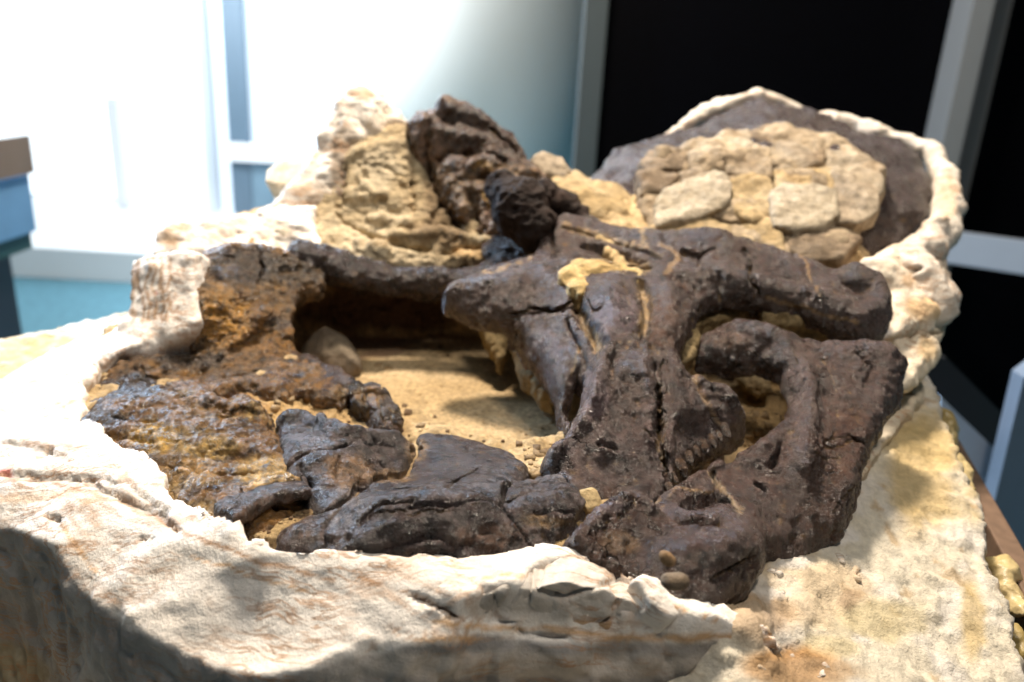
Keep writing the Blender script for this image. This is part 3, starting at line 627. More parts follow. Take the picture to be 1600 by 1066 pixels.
# ------------------------------------------------------------------ sand matrix inside the jacket
sand_base = rbf([(160, 620, .12), (240, 560, .13), (330, 600, .12), (300, 780, .125), (400, 590, .14), (350, 700, .12), (400, 825, .12), (460, 640, .125), (520, 640, .115), (600, 660, .105), (430, 710, .12), (480, 800, .115), (620, 790, .11), (760, 800, .11), (860, 820, .12), (930, 830, .12),
                 (1000, 860, .11), (1130, 930, .07), (1240, 840, .06), (1330, 780, .06), (1380, 680, .09), (950, 600, .16), (1050, 700, .13), (1130, 660, .14), (1200, 620, .15), (1200, 720, .11), (1090, 500, .22), (1180, 470, .25), (1300, 490, .24), (1400, 470, .24),
                 (480, 400, 1.47), (600, 410, 1.50), (740, 405, 1.48), (560, 360, 1.60), (700, 350, 1.58), (850, 380, 1.42), (900, 330, 1.50), (1000, 330, 1.52), (1100, 345, 1.50), (1250, 400, 1.42), (1350, 420, 1.38), (420, 380, 1.42), (350, 400, 1.38), (900, 440, .28), (930, 420, .30), (850, 500, .22), (1420, 430, .26)])
pit = np.array([pt(*p)[:2] for p in [(450, 600, .085), (446, 560, .085), (480, 536, .085), (560, 530, .085), (640, 528, .085), (700, 522, .085), (800, 530, .085), (880, 560, .085), (925, 640, .085), (905, 705, .085), (830, 718, .085), (760, 700, .085), (640, 672, .09), (560, 640, .09)]])
pit2 = np.array([pt(*p)[:2] for p in [(1030, 790, .14), (1040, 700, .14), (1080, 640, .15), (1085, 560, .17), (1160, 538, .17), (1225, 560, .16), (1248, 620, .14), (1200, 680, .13), (1150, 720, .13), (1080, 790, .13)]])
def sand_h(P):
    q = P[:, :2] + .012 * np.stack([fbm(P * V3(1, 1, .5), 16, 4, 501), fbm(P * V3(1, 1, .5), 16, 4, 503)], 1)
    z = sand_base(P)
    z = z + .008 + (.012 * fbm(P, 13, 4, 505) + .009 * ridged(P, 24, 4, 507)) * 1.0
    d = poly_sd(q, pit); m = sstep(.0, .035, d)
    z = z * m + (1 - m) * (.086 + .007 * fbm(P, 9, 3, 511) + .003 * fbm(P, 40, 3, 513))
    d = poly_sd(q, pit2); m = sstep(-.01, .02, d)
    return z - (1 - m) * .10
sfoot = [(100, 640, .12), (110, 590, .13), (180, 545, .13), (330, 500, .15), (340, 400, 1.42), (400, 365, 1.55), (560, 330, 1.75), (800, 320, 1.75), (1000, 300, 1.75), (1380, 380, 1.55), (1440, 440, 1.35), (1430, 560, .12), (1400, 690, .09), (1325, 780, .08), (1235, 835, .09), (1195, 880, .09), (1120, 940, .09), (1000, 900, .11),
         (880, 865, .12), (700, 885, .12), (560, 880, .12), (380, 850, .12), (240, 760, .12), (140, 680, .12)]
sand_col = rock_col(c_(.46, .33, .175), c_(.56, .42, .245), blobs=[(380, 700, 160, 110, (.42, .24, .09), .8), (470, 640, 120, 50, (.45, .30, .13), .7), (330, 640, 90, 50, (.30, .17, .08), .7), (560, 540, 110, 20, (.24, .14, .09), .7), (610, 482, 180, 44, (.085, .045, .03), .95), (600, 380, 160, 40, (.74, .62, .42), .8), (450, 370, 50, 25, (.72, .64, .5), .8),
        (480, 810, 80, 40, (.40, .28, .13), .7), (1000, 840, 200, 50, (.42, .29, .14), .7), (1160, 560, 70, 50, (.07, .045, .03), .9), (1070, 720, 50, 50, (.14, .09, .05), .8), (1200, 640, 50, 60, (.36, .24, .11), .8), (1200, 480, 140, 30, (.20, .14, .07), .8), (540, 650, 110, 45, (.40, .27, .13), .8), (650, 790, 300, 45, (.20, .13, .07), .8), (560, 720, 120, 50, (.26, .17, .08), .7), (900, 500, 20, 40, (.70, .50, .24), .7), (960, 400, 120, 50, (.66, .48, .24), .6), (1000, 300, 140, 40, (.66, .50, .28), .7)])  # darkest blobs paint shade into the gaps between brow, cranium and jaw
matrix = thing('sand_matrix', 'yellow brown sand and crumbly sandstone filling the jacket beneath the skull', 'sand')
def sand_rough(V, N):
    rough = sstep(-.02, .02, poly_sd(V[:, :2], pit))
    steep = 1 - sstep(.5, .9, N[:, 2])
    d = (.0035 + .006 * steep) * fbm(V, 38, 4, 521) + .0025 * fbm(V, 120, 3, 523) + .006 * rough * ridged(V, 42, 4, 525)
    F1, F2, ID = worley(V, 20, 33)
    return d * (.45 + .75 * rough) + .010 * steep * (ID - .5)
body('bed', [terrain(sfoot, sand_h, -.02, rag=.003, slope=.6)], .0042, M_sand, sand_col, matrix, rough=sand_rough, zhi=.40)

# ------------------------------------------------------------------ THE SKULL
skull = thing('fossil_skull', 'dark brown fossil dinosaur skull lying half dug out in the plaster jacket', 'fossil skull')
OC = bone_col(base=c_(0.290, 0.160, 0.072), hi=c_(0.156, 0.102, 0.084), lo=c_(0.066, 0.038, 0.026), sed=.5, orange=.75, blobs=[(440, 505, 26, 14, (0.120, 0.096, 0.108), .8), (200, 600, 60, 24, (0.054, 0.038, 0.043), .9), (300, 562, 120, 13, (0.084, 0.066, 0.072), .8), (160, 650, 40, 20, (0.084, 0.054, 0.042), .8),
      (375, 415, 70, 34, (0.078, 0.050, 0.043), .9), (470, 420, 60, 30, (0.120, 0.084, 0.066), .8), (345, 495, 40, 50, (0.696, 0.348, 0.087), .85), (240, 680, 50, 24, (0.797, 0.464, 0.102), .8), (300, 740, 60, 20, (0.609, 0.348, 0.131), .7), (420, 740, 60, 30, (0.841, 0.551, 0.261), .8), (400, 560, 60, 24, (0.377, 0.203, 0.102), .7), (330, 700, 60, 20, (0.725, 0.478, 0.203), .7), (250, 760, 50, 12, (0.652, 0.435, 0.217), .7), (310, 800, 40, 14, (0.725, 0.493, 0.261), .6), (380, 668, 40, 18, (0.108, 0.072, 0.060), .6)])
raw = lambda amp=1.0, sd=0: (lambda V, N: amp * (.006 * fbm(V, 20, 4, 7 + sd) + .0045 * ridged(V, 34, 4, 13 + sd) + .003 * ridged(V * V3(1, 1, 2), 80, 3, 14 + sd) + .0022 * fbm(V, 150, 3, 9 + sd)))
body('snout', [relief([(310, 404), (322, 390), (345, 379), (400, 375), (440, 383), (480, 392), (515, 404), (510, 440), (478, 446), (462, 472), (456, 520), (474, 560), (525, 588), (555, 606), (540, 622), (470, 606), (430, 618), (422, 650), (450, 700), (492, 770), (480, 806), (400, 830), (345, 820), (290, 788), (235, 738), (168, 693), (126, 662), (127, 628), (136, 602), (162, 572), (215, 554), (300, 542), (318, 520), (308, 450)],
                     [(320, 392, 1.30), (500, 600, .15), (300, 780, .14)],
                     [(320, 395, 1.30), (400, 378, 1.35), (500, 405, 1.35), (310, 500, 1.17), (400, 500, 1.19), (455, 500, 1.22), (330, 600, .152), (440, 590, .160), (540, 612, .150), (135, 640, .140), (160, 575, .145), (300, 548, .160), (170, 690, .143), (250, 690, .158), (235, 735, .143), (290, 785, .143), (345, 818, .140), (350, 740, .150), (400, 828, .138), (440, 740, .148), (480, 790, .140), (400, 670, .158), (220, 620, .158)],
                     strokes=[([(345, 614), (385, 606), (430, 622)], 26, -.026), ([(322, 630), (350, 644), (400, 642), (418, 656)], 9, .012), ([(412, 498), (395, 518), (355, 545), (320, 575)], 11, .014), ([(412, 494), (402, 508)], 10, .010), ([(325, 705), (385, 715)], 22, -.012), ([(438, 655), (458, 730), (490, 778)], 8, -.020), ([(325, 400), (400, 394), (450, 402)], 14, .008),
                              ([(215, 575), (250, 595), (288, 622)], 4, -.010), ([(404, 395), (412, 420), (404, 442)], 4, -.010), ([(335, 425), (378, 462)], 4, -.008), ([(180, 652), (215, 660), (255, 655)], 5, -.008), ([(352, 645), (345, 668), (372, 645)], 4, -.009), ([(280, 690), (320, 700), (350, 690)], 5, -.009), ([(318, 712), (350, 716)], 7, -.012), ([(250, 722), (320, 742), (400, 738)], 5, -.007),
                              ([(150, 600), (220, 585), (280, 570)], 10, .007), ([(200, 640), (260, 625)], 14, .007), ([(470, 560), (520, 592)], 12, .010), ([(440, 420), (480, 425)], 8, -.006), ([(300, 600), (330, 590), (400, 580)], 8, -.007), ([(455, 450), (450, 520)], 9, .008), ([(170, 670), (240, 690)], 6, -.008), ([(380, 780), (440, 790)], 8, -.012), ([(345, 790), (420, 762), (480, 756)], 9, .012)],
                     thick=.05, E=.012, L=.012, rag=.006, seed=21)],
     HB, M_rawbone, (lambda V, N, u, v: np.clip(OC(V, N, u, v) * c_(1.25, 1.42, 1.3) + c_(.004, .003, .0), 0, 1)), skull, warp=.004, rough=raw(1.1), cracks=[([(215, 575), (250, 595), (285, 620)], 3.5, .006), ([(405, 395), (410, 420), (405, 440)], 3, .006), ([(430, 650), (455, 730), (490, 775)], 6, .01)])
BC = bone_col(base=c_(.095, .062, .052), hi=c_(.14, .11, .115), sed=.15, orange=.1)
body('nasal_bar', [chain([(470, 402, 1.34, 26), (530, 422, 1.35, 27), (600, 436, 1.36, 23), (670, 445, 1.37, 20), (730, 440, 1.37, 18), (790, 418, 1.36, 18), (830, 402, 1.36, 16)], k=.012),
                   chain([(470, 412, 1.40, 24), (560, 432, 1.42, 24), (660, 440, 1.43, 22), (760, 430, 1.43, 20)]), chain([(470, 408, 1.47, 24), (600, 425, 1.48, 22), (760, 415, 1.48, 18)])], HB, M_rawbone, BC, skull, k=.01, rough=raw(.85))
CC = bone_col(base=c_(.10, .066, .054), hi=c_(.16, .13, .145), lo=DK * 1.6, sed=.08, orange=.02, seams=[([(770, 425), (830, 402)], 5, (.5, .35, .18))])
fine = lambda amp=1.0, sd=0: (lambda V, N: amp * (.0030 * fbm(V, 14, 3, 7 + sd) + .0018 * ridged(V, 36, 4, 13 + sd) * sstep(-.3, .4, fbm(V, 8, 2, 15 + sd)) + .0012 * fbm(V, 110, 3, 9 + sd)))
FC = bone_col(base=c_(.095, .066, .056), hi=c_(.14, .108, .115), lo=DK * 1.4, sed=.12, orange=.03, blobs=[(955, 490, 46, 44, (.18, .145, .18), .8), (925, 620, 20, 40, (.19, .155, .17), .7), (1040, 520, 40, 60, (.17, .105, .075), .6), (890, 690, 26, 30, (.17, .14, .15), .7)],
              seams=[([(1078, 565), (1092, 610), (1110, 640), (1130, 670)], 5, (.66, .50, .30)), ([(1030, 640), (1035, 670), (1025, 690)], 5, (.46, .32, .16)), ([(1000, 450), (1012, 480), (1005, 510)], 9, (.66, .50, .27)), ([(1018, 590), (1028, 640)], 5, (.54, .38, .2)), ([(1035, 700), (1038, 730)], 3, (.6, .46, .28)), ([(930, 530), (935, 560)], 4, (.6, .43, .25)), ([(1062, 540), (1050, 570), (1056, 600)], 4, (.5, .36, .2))])
FC2 = bone_col(base=c_(.115, .076, .063), hi=c_(.165, .128, .13), lo=DK * 1.6, sed=.10, orange=.02, blobs=[(955, 490, 44, 42, (.22, .18, .22), .8), (925, 620, 20, 40, (.25, .20, .23), .7), (1040, 510, 36, 50, (.20, .12, .08), .6), (890, 690, 26, 30, (.22, .18, .20), .7), (860, 560, 50, 50, (.20, .165, .19), .7), (1330, 460, 40, 40, (.10, .065, .055), .6), (990, 730, 40, 50, (.075, .058, .058), .7)],
              seams=[([(1078, 565), (1092, 610), (1110, 640), (1130, 670)], 7, (.80, .60, .36)), ([(1030, 600), (1035, 670), (1028, 700)], 6, (.56, .40, .2)), ([(1002, 440), (1012, 480), (1005, 520)], 14, (.84, .64, .36)), ([(1035, 700), (1040, 740)], 4, (.75, .58, .35)), ([(930, 530), (935, 560)], 5, (.7, .5, .3)), ([(895, 440), (900, 480), (922, 520), (935, 545)], 15, (.82, .62, .33)), ([(905, 418), (950, 412), (1010, 418)], 18, (.80, .62, .34)),
                     ([(1238, 390), (1260, 410), (1268, 440), (1285, 465)], 5, (.62, .42, .2)), ([(1040, 425), (1062, 400), (1030, 380)], 8, (.72, .52, .3)), ([(880, 352), (950, 372), (1010, 390), (1030, 402)], 9, (.72, .54, .3)), ([(1000, 345), (1008, 380)], 9, (.8, .62, .36)), ([(1200, 466), (1260, 482), (1340, 506)], 7, (.55, .38, .18)), ([(740, 420), (770, 425), (830, 400)], 7, (.66, .48, .26)), ([(890, 585), (905, 545)], 4, (.7, .55, .35))])
body('cranium', [relief([(688, 460), (698, 438), (745, 416), (790, 402), (830, 388), (850, 345), (880, 322), (930, 336), (1000, 346), (1060, 353), (1110, 348), (1180, 362), (1250, 388), (1310, 410), (1350, 402), (1388, 426), (1398, 465), (1388, 502), (1350, 517), (1300, 496), (1250, 476), (1190, 461), (1130, 450), (1098, 464), (1080, 492), (1070, 520), (1068, 548), (1080, 576), (1110, 598), (1150, 608), (1170, 632), (1162, 664), (1120, 682), (1085, 694), (1062, 724), (1038, 772), (1012, 802), (950, 808), (900, 800), (872, 770), (855, 738), (846, 712), (884, 690), (893, 655), (868, 618), (845, 565), (815, 532), (796, 498), (770, 487), (720, 479), (693, 470)],
                        [(700, 455, 1.20), (1380, 450, 1.17), (930, 790, .79)],
                        [(700, 455, 1.20), (760, 418, 1.24), (850, 395, 1.28), (720, 475, 1.18), (800, 482, 1.15), (880, 490, 1.11), (880, 340, 1.37), (960, 360, 1.34), (1060, 360, 1.30), (1110, 352, 1.29), (1180, 368, 1.28), (1250, 392, 1.26), (1330, 420, 1.22), (1390, 450, 1.18), (1060, 430, 1.20), (1130, 440, 1.19), (1200, 455, 1.18), (1290, 485, 1.15), (1350, 510, 1.13), (900, 440, 1.17), (950, 440, 1.15), (960, 490, 1.08), (1040, 470, 1.13), (1000, 560, .99), (1050, 560, 1.01),
                         (930, 600, .945), (900, 680, .875), (858, 728, .845), (960, 640, .905), (960, 740, .82), (930, 795, .79), (1010, 790, .79), (1030, 640, .93), (1080, 640, .945), (1140, 620, .985), (1160, 660, .97), (1060, 720, .875), (810, 505, 1.14), (850, 560, 1.08), (890, 640, .985), (900, 550, 1.05)],
                        strokes=[([(945, 530), (940, 590), (932, 630), (907, 668), (866, 716)], 15, .018), ([(932, 606), (934, 640)], 10, .010), ([(985, 600), (976, 700), (955, 770)], 30, -.012), ([(960, 556), (955, 600)], 8, -.008), ([(1008, 540), (1014, 600), (1018, 690)], 10, .010), ([(1026, 570), (1030, 650), (1036, 700), (1042, 750)], 5.5, -.024), ([(1055, 560), (1060, 640), (1045, 705)], 13, .014), ([(1075, 562), (1095, 620), (1130, 674)], 5, -.014), ([(1095, 594), (1136, 618), (1158, 648)], 13, .014),
                                 ([(955, 468), (962, 500)], 32, .016), ([(896, 436), (902, 480), (925, 520), (936, 548)], 11, -.018), ([(1003, 440), (1013, 490), (1006, 530)], 9, -.018), ([(905, 418), (950, 411), (1010, 418)], 13, -.018), ([(700, 452), (760, 446), (840, 438), (880, 440)], 24, .012), ([(792, 496), (850, 484), (880, 486), (900, 470)], 5, -.022), ([(820, 508), (870, 560), (888, 610)], 17, .012), ([(885, 500), (905, 545), (915, 575)], 3.5, -.008),
                                 ([(1040, 432), (1130, 434), (1220, 452), (1310, 482)], 20, .014), ([(1338, 424), (1374, 438), (1378, 478), (1348, 500)], 20, .014), ([(1352, 455), (1322, 442)], 11, -.010), ([(920, 386), (965, 392), (1000, 405)], 11, -.026), ([(1072, 393), (1094, 398)], 8, -.016), ([(880, 353), (950, 373), (1010, 391), (1030, 402)], 6, -.012), ([(1108, 422), (1126, 434), (1128, 456)], 5, -.018), ([(1045, 455), (1045, 520)], 20, .012),
                                 ([(1164, 388), (1173, 412), (1170, 432), (1184, 462)], 3.2, -.012), ([(1120, 385), (1096, 395), (1090, 420)], 3, -.008), ([(862, 340), (868, 400)], 5, -.014), ([(1240, 392), (1266, 440), (1285, 466)], 3, -.005), ([(990, 520), (1004, 548), (1016, 590)], 3, -.005), ([(935, 692), (962, 690)], 5, -.010), ([(930, 720), (985, 735), (1020, 720)], 26, -.010), ([(1085, 665), (1120, 655)], 16, -.010), ([(880, 745), (905, 780)], 10, .010), ([(850, 420), (905, 400)], 14, .008), ([(1150, 365), (1230, 388)], 16, -.004), ([(975, 450), (985, 480)], 6, -.006)],
                        holes=[[(896, 580), (908, 598), (905, 635), (893, 652), (882, 628)], [(942, 388), (985, 396), (975, 404), (945, 398)]], thick=.045, E=.016, L=.008, rag=.004, seed=41)],
     HB * .95, M_smooth, FC2, skull, warp=.005, rough=lambda V, N: fine(1.6)(V, N) + .0016 * ridged(V, 90, 3, 92) + .0035 * ridged(V, 50, 3, 88) * sstep(60, 20, line_dist(*proj(V), [(1000, 560), (1020, 640)])) + .002 * ridged(V, 60, 4, 89) * sstep(-.1, .4, fbm(V, 7, 2, 77)),
     cracks=[([(1165, 390), (1172, 410), (1170, 430), (1182, 460)], 3, .006), ([(795, 494), (830, 483), (865, 487), (900, 470)], 3.5, .008), ([(1035, 560), (1030, 620), (1025, 680), (1020, 665)], 3.5, .008), ([(1010, 670), (1028, 695), (1038, 740)], 3, .008), ([(940, 480), (925, 490), (920, 470)], 4, .008)])
HC = bone_col(base=c_(.105, .064, .050), hi=c_(.15, .105, .098), lo=DK * 1.7, sed=.03, blobs=[(1320, 700, 50, 70, (.15, .082, .055), .5), (1150, 535, 36, 20, (.22, .145, .105), .6), (1255, 650, 18, 110, (.20, .155, .15), .5), (1000, 830, 40, 40, (.07, .045, .038), .8), (965, 850, 30, 20, (.30, .21, .12), .5), (950, 790, 34, 12, (.26, .22, .26), .6), (1100, 880, 90, 40, (.085, .056, .046), .6)],
              seams=[([(1112, 735), (1122, 762), (1150, 788), (1158, 798)], 9, (.85, .68, .45)), ([(1020, 785), (1060, 762), (1112, 768)], 4, (.62, .45, .25))])
body('lower_jaw', [relief([(1090, 522), (1110, 508), (1150, 498), (1200, 498), (1260, 514), (1330, 528), (1390, 527), (1422, 556), (1411, 600), (1387, 645), (1358, 700), (1338, 760), (1319, 800), (1280, 834), (1238, 844), (1208, 832), (1202, 852), (1166, 892), (1120, 924), (1060, 928), (1005, 894), (965, 874), (905, 854), (876, 838), (925, 806), (958, 776), (990, 765), (1014, 784), (1060, 750), (1110, 722), (1150, 708), (1195, 668), (1232, 638), (1243, 600), (1228, 566), (1188, 546), (1150, 558), (1118, 552), (1090, 545)],
                          [(1110, 515, 1.12), (1400, 550, 1.06), (1060, 920, .645)],
                          [(1100, 522, 1.12), (1200, 505, 1.10), (1300, 532, 1.08), (1400, 545, 1.065), (1420, 565, 1.05), (1380, 640, .98), (1250, 600, .985), (1340, 760, .86), (1240, 838, .79), (1260, 700, .885), (1150, 735, .86), (1200, 790, .815), (1150, 556, 1.06), (980, 778, .76), (900, 838, .70), (1080, 800, .745), (1190, 835, .735), (1060, 922, .645), (1150, 890, .68), (1000, 880, .675), (1110, 730, .86), (1060, 760, .81), (1020, 790, .77)],
                          strokes=[([(1150, 515), (1215, 530), (1256, 575), (1266, 650), (1258, 720)], 18, .014), ([(1315, 545), (1388, 562)], 28, .012), ([(1385, 605), (1345, 700), (1310, 790)], 18, .007), ([(1296, 600), (1302, 700), (1290, 780)], 24, -.007), ([(1187, 756), (1193, 760)], 8, -.035), ([(1207, 722), (1218, 696)], 6, -.030), ([(1112, 735), (1122, 765), (1158, 797)], 6, -.018), ([(1015, 790), (1070, 758), (1124, 722)], 9, .009), ([(1075, 788), (1128, 775)], 20, -.020),
                                   ([(1060, 814), (1120, 818)], 14, -.010), ([(905, 838), (955, 795), (985, 778), (1018, 800)], 12, .014), ([(1045, 866), (1110, 870), (1160, 848)], 32, .012), ([(985, 830), (975, 868)], 18, -.010), ([(1100, 528), (1150, 542)], 13, .010), ([(1290, 690), (1330, 680), (1356, 690)], 3, -.006), ([(1286, 560), (1318, 620), (1300, 680)], 3, -.003), ([(1160, 700), (1200, 690), (1235, 655)], 14, .006), ([(1160, 730), (1210, 740)], 18, -.006), ([(1110, 905), (1142, 890), (1182, 868)], 3, -.005), ([(1210, 840), (1240, 800)], 12, .006), ([(1336, 560), (1362, 580), (1350, 604)], 4, -.005), ([(1240, 545), (1252, 575)], 3, -.003)],
                          thick=.045, E=.018, L=.009, rag=.004, seed=51)],
     HB * .95, M_smooth, HC, skull, warp=.005, rough=lambda V, N: fine(1.6, 5)(V, N) + .0016 * ridged(V, 90, 3, 92) + .006 * ridged(V, 60, 4, 88) * sstep(1030, 950, proj(V)[0]) + .0022 * ridged(V * V3(1, 1, .5), 55, 4, 89) * sstep(1250, 1330, proj(V)[0]),
     cracks=[([(1290, 690), (1330, 680), (1355, 690)], 3, .005), ([(1235, 545), (1245, 570)], 3, .003), ([(1300, 800), (1340, 760)], 3, .003), ([(1275, 700), (1290, 720), (1310, 715)], 3, .004), ([(1110, 905), (1140, 890), (1180, 870)], 3, .004)])
SC = bone_col(base=c_(.125, .098, .098), hi=c_(.22, .205, .225), lo=c_(.055, .040, .038), sed=.14, orange=.06, blobs=[(545, 800, 34, 44, (.40, .37, .37), .6), (760, 840, 60, 20, (.20, .115, .07), .7), (740, 680, 40, 10, (.38, .25, .17), .4), (540, 738, 46, 26, (.44, .28, .14), .8), (610, 745, 40, 14, (.50, .34, .17), .7), (490, 690, 44, 16, (.24, .21, .22), .6), (475, 830, 36, 26, (.26, .20, .17), .8), (860, 790, 40, 30, (.10, .075, .07), .5), (850, 815, 40, 12, (.40, .28, .13), .7), (650, 700, 20, 26, (.50, .36, .20), .7)])
body('jaw_bone', [relief([(428, 657), (445, 645), (478, 646), (508, 664), (560, 673), (612, 670), (640, 684), (652, 664), (700, 669), (760, 683), (806, 699), (822, 722), (815, 742), (850, 733), (885, 735), (906, 768), (898, 800), (868, 824), (845, 842), (800, 840), (745, 856), (685, 874), (640, 879), (585, 869), (520, 856), (475, 862), (436, 850), (434, 826), (460, 804), (488, 794), (468, 760), (442, 712)],
                         [(440, 660, .15), (890, 745, .16), (640, 872, .142)],
                         [(435, 657, .150), (500, 665, .154), (600, 674, .147), (650, 706, .142), (560, 700, .162), (490, 740, .154), (520, 780, .144), (610, 735, .140), (700, 680, .138), (800, 705, .142), (740, 720, .152), (640, 765, .155), (700, 750, .160), (780, 765, .168), (700, 800, .174), (600, 806, .170), (530, 820, .152), (640, 872, .142), (740, 852, .148), (850, 745, .158), (895, 770, .162), (845, 836, .145), (885, 808, .152), (450, 835, .140), (500, 800, .148), (480, 856, .136)],
                         strokes=[([(652, 700), (632, 738), (592, 746), (556, 768), (522, 790), (498, 798)], 8, -.032), ([(562, 742), (552, 776)], 7, -.02), ([(536, 792), (516, 815), (504, 852)], 5, -.022), ([(798, 748), (780, 788), (800, 815), (824, 840)], 5, -.028), ([(615, 763), (690, 762), (722, 748), (748, 732)], 2.6, -.014), ([(790, 782), (830, 770), (896, 764)], 4, -.014), ([(806, 760), (852, 751)], 3, -.010), ([(830, 802), (890, 790)], 4, -.012),
                                  ([(440, 656), (480, 660), (540, 685), (622, 690)], 12, .014), ([(458, 713), (520, 704), (600, 697), (645, 703)], 4, -.018), ([(468, 722), (492, 755)], 5, -.014), ([(560, 800), (640, 788), (740, 788)], 36, .008), ([(560, 822), (592, 800), (645, 794)], 2.4, -.007), ([(640, 802), (700, 795), (762, 785)], 2.6, -.008), ([(600, 848), (660, 836), (722, 842)], 3.5, -.009), ([(700, 750), (742, 776)], 2, -.005), ([(730, 690), (734, 706)], 2.6, -.006),
                                  ([(530, 712), (524, 742)], 4, -.012), ([(580, 706), (600, 730)], 4, -.010), ([(640, 668), (652, 690), (650, 705)], 6, -.016), ([(575, 835), (640, 822), (700, 818)], 8, .006), ([(680, 858), (740, 838)], 5, -.008), ([(850, 735), (870, 750), (895, 745)], 5, -.012), ([(455, 806), (500, 812)], 3, -.006), ([(500, 665), (520, 690)], 5, .006), ([(780, 820), (740, 830)], 5, -.007)],
                         thick=.045, E=.016, L=.009, rag=.004, seed=71)], .0021, M_rawbone, SC, skull, warp=.004,
     rough=lambda V, N: .0025 * fbm(V, 16, 3, 7) + .0022 * ridged(V * V3(.5, 1, 1), 55, 4, 13) + .0012 * fbm(V, 130, 3, 9) + .0075 * ridged(V * V3(.55, 1, 1), 34, 5, 17) * np.clip(sstep(800, 845, proj(V)[1] + 12 * fbm(V, 20, 2, 3)) + sstep(660, 560, proj(V)[0]) * sstep(790, 770, proj(V)[1]) * .7 + sstep(790, 830, proj(V)[0]) * .8, 0, 1),
     cracks=[([(560, 822), (590, 800), (640, 795)], 2.2, .003), ([(640, 800), (700, 795), (760, 785)], 2.2, .003), ([(620, 763), (690, 762), (720, 748), (738, 735)], 2.4, .004)])
body('palate_ledge', [plate([(328, 790), (352, 772), (420, 755), (478, 750), (486, 764), (430, 772), (400, 785), (360, 806)], [(335, 790, .158), (480, 755, .158), (380, 800, .166)], .004, .004, .02, .003, .003, .008, seed=75),
                      plate([(345, 806), (400, 790), (470, 775), (482, 790), (465, 806), (420, 815), (370, 820)], [(350, 808, .135), (475, 790, .125), (410, 820, .120)], .004, .010, .02, .005, .004, .02, seed=76)], HB, M_rawbone,
     bone_col(base=c_(.17, .13, .115), hi=c_(.30, .26, .27), sed=.3, orange=.35), skull, k=.004, rough=raw(.6))
# tooth row
row = [(1048, 765, .795), (1055, 745, .81), (1066, 730, .825), (1078, 716, .84), (1090, 706, .85), (1102, 698, .86), (1114, 690, .87), (1124, 681, .88), (1134, 672, .89), (1043, 778, .785)]
for i, (a, b, y) in enumerate(row):
    g_ = (1.0, .7, 1.15, .85, .6, 1.05, .9, .65, .8, .7)[i]
    body('tooth', [chain([(a - 3, b - 6, y + .035, 7 * g_), (a + 1, b + 4, y + .022, 5.5 * g_), (a + 3 + 2 * g_, b + 13 * g_, y + .016, 2.6)], k=.004)], .0016, M_rawbone, bone_col(base=c_(.10, .065, .04), hi=c_(.16, .10, .06), sed=.2), skull, rough=rel(.003, 60, .001, 200))

# the broken crest standing up at the back
LC = bone_col(base=c_(.44, .30, .21), hi=c_(.34, .24, .19), lo=c_(.12, .08, .065), sed=.38, orange=.3, blobs=[(700, 300, 60, 50, (.42, .30, .16), .7), (780, 275, 60, 30, (.40, .26, .12), .7), (765, 305, 14, 20, (.60, .36, .05), .9), (760, 262, 20, 8, (.62, .38, .08), .8), (740, 200, 80, 50, (.085, .055, .042), .7), (800, 245, 40, 14, (.03, .02, .02), .6)])
body('crest', [relief([(644, 180), (657, 163), (684, 162), (685, 146), (697, 136), (716, 150), (750, 170), (795, 200), (816, 220), (822, 245), (852, 262), (876, 292), (888, 340), (860, 380), (800, 388), (760, 366), (735, 352), (705, 318), (680, 276), (662, 225), (647, 205)], [(650, 180, 1.62), (820, 240, 1.60), (770, 370, 1.44)],
    [(650, 180, 1.62), (700, 145, 1.64), (760, 180, 1.63), (816, 230, 1.61), (870, 300, 1.52), (690, 260, 1.57), (740, 260, 1.54), (800, 280, 1.50), (740, 340, 1.46), (800, 370, 1.42), (870, 370, 1.42), (720, 200, 1.60)],
    strokes=[([(668, 215), (690, 300), (712, 345)], 8, -.03), ([(690, 238), (740, 240), (790, 250)], 8, -.022), ([(690, 160), (750, 190), (810, 232)], 12, .014), ([(660, 185), (700, 210), (760, 225)], 10, .012), ([(700, 262), (760, 262), (830, 280)], 14, .016), ([(735, 300), (745, 345)], 10, -.025), ([(770, 290), (768, 325)], 8, -.02), ([(700, 285), (730, 320)], 10, .012), ([(830, 270), (865, 300)], 10, .012), ([(690, 185), (740, 200)], 5, -.014), ([(790, 262), (850, 275)], 5, -.016), ([(720, 280), (770, 276)], 5, -.014), ([(668, 170), (672, 200)], 4, -.015), ([(760, 200), (800, 232)], 4, -.012)],
    thick=.07, E=.02, L=.014, rag=.010, seed=81)], .003, M_rawbone, LC, skull, warp=.006, rough=lambda V, N: .008 * fbm(V, 20, 4, 7) + .009 * ridged(V @ np.array([[.8, 0, -.6], [0, 1, 0], [.6, 0, .8]]) * V3(.6, 1, 1.2), 34, 5, 13) + .004 * fbm(V, 100, 3, 9))
body('horn_stump', [chain([(788, 295, 1.40, 26), (812, 325, 1.36, 36), (832, 352, 1.34, 34)], k=.02), chain([(850, 300, 1.44, 18), (880, 320, 1.43, 18), (905, 335, 1.42, 12)])], HB * 1.2, M_rock, bone_col(base=c_(.035, .022, .018), hi=c_(.06, .038, .03), lo=c_(.012, .008, .007), sed=.0), skull, k=.015, rough=lambda V, N: .008 * fbm(V, 20, 4, 7) + .009 * ridged(V, 34, 5, 13) + .003 * fbm(V, 100, 3, 9))
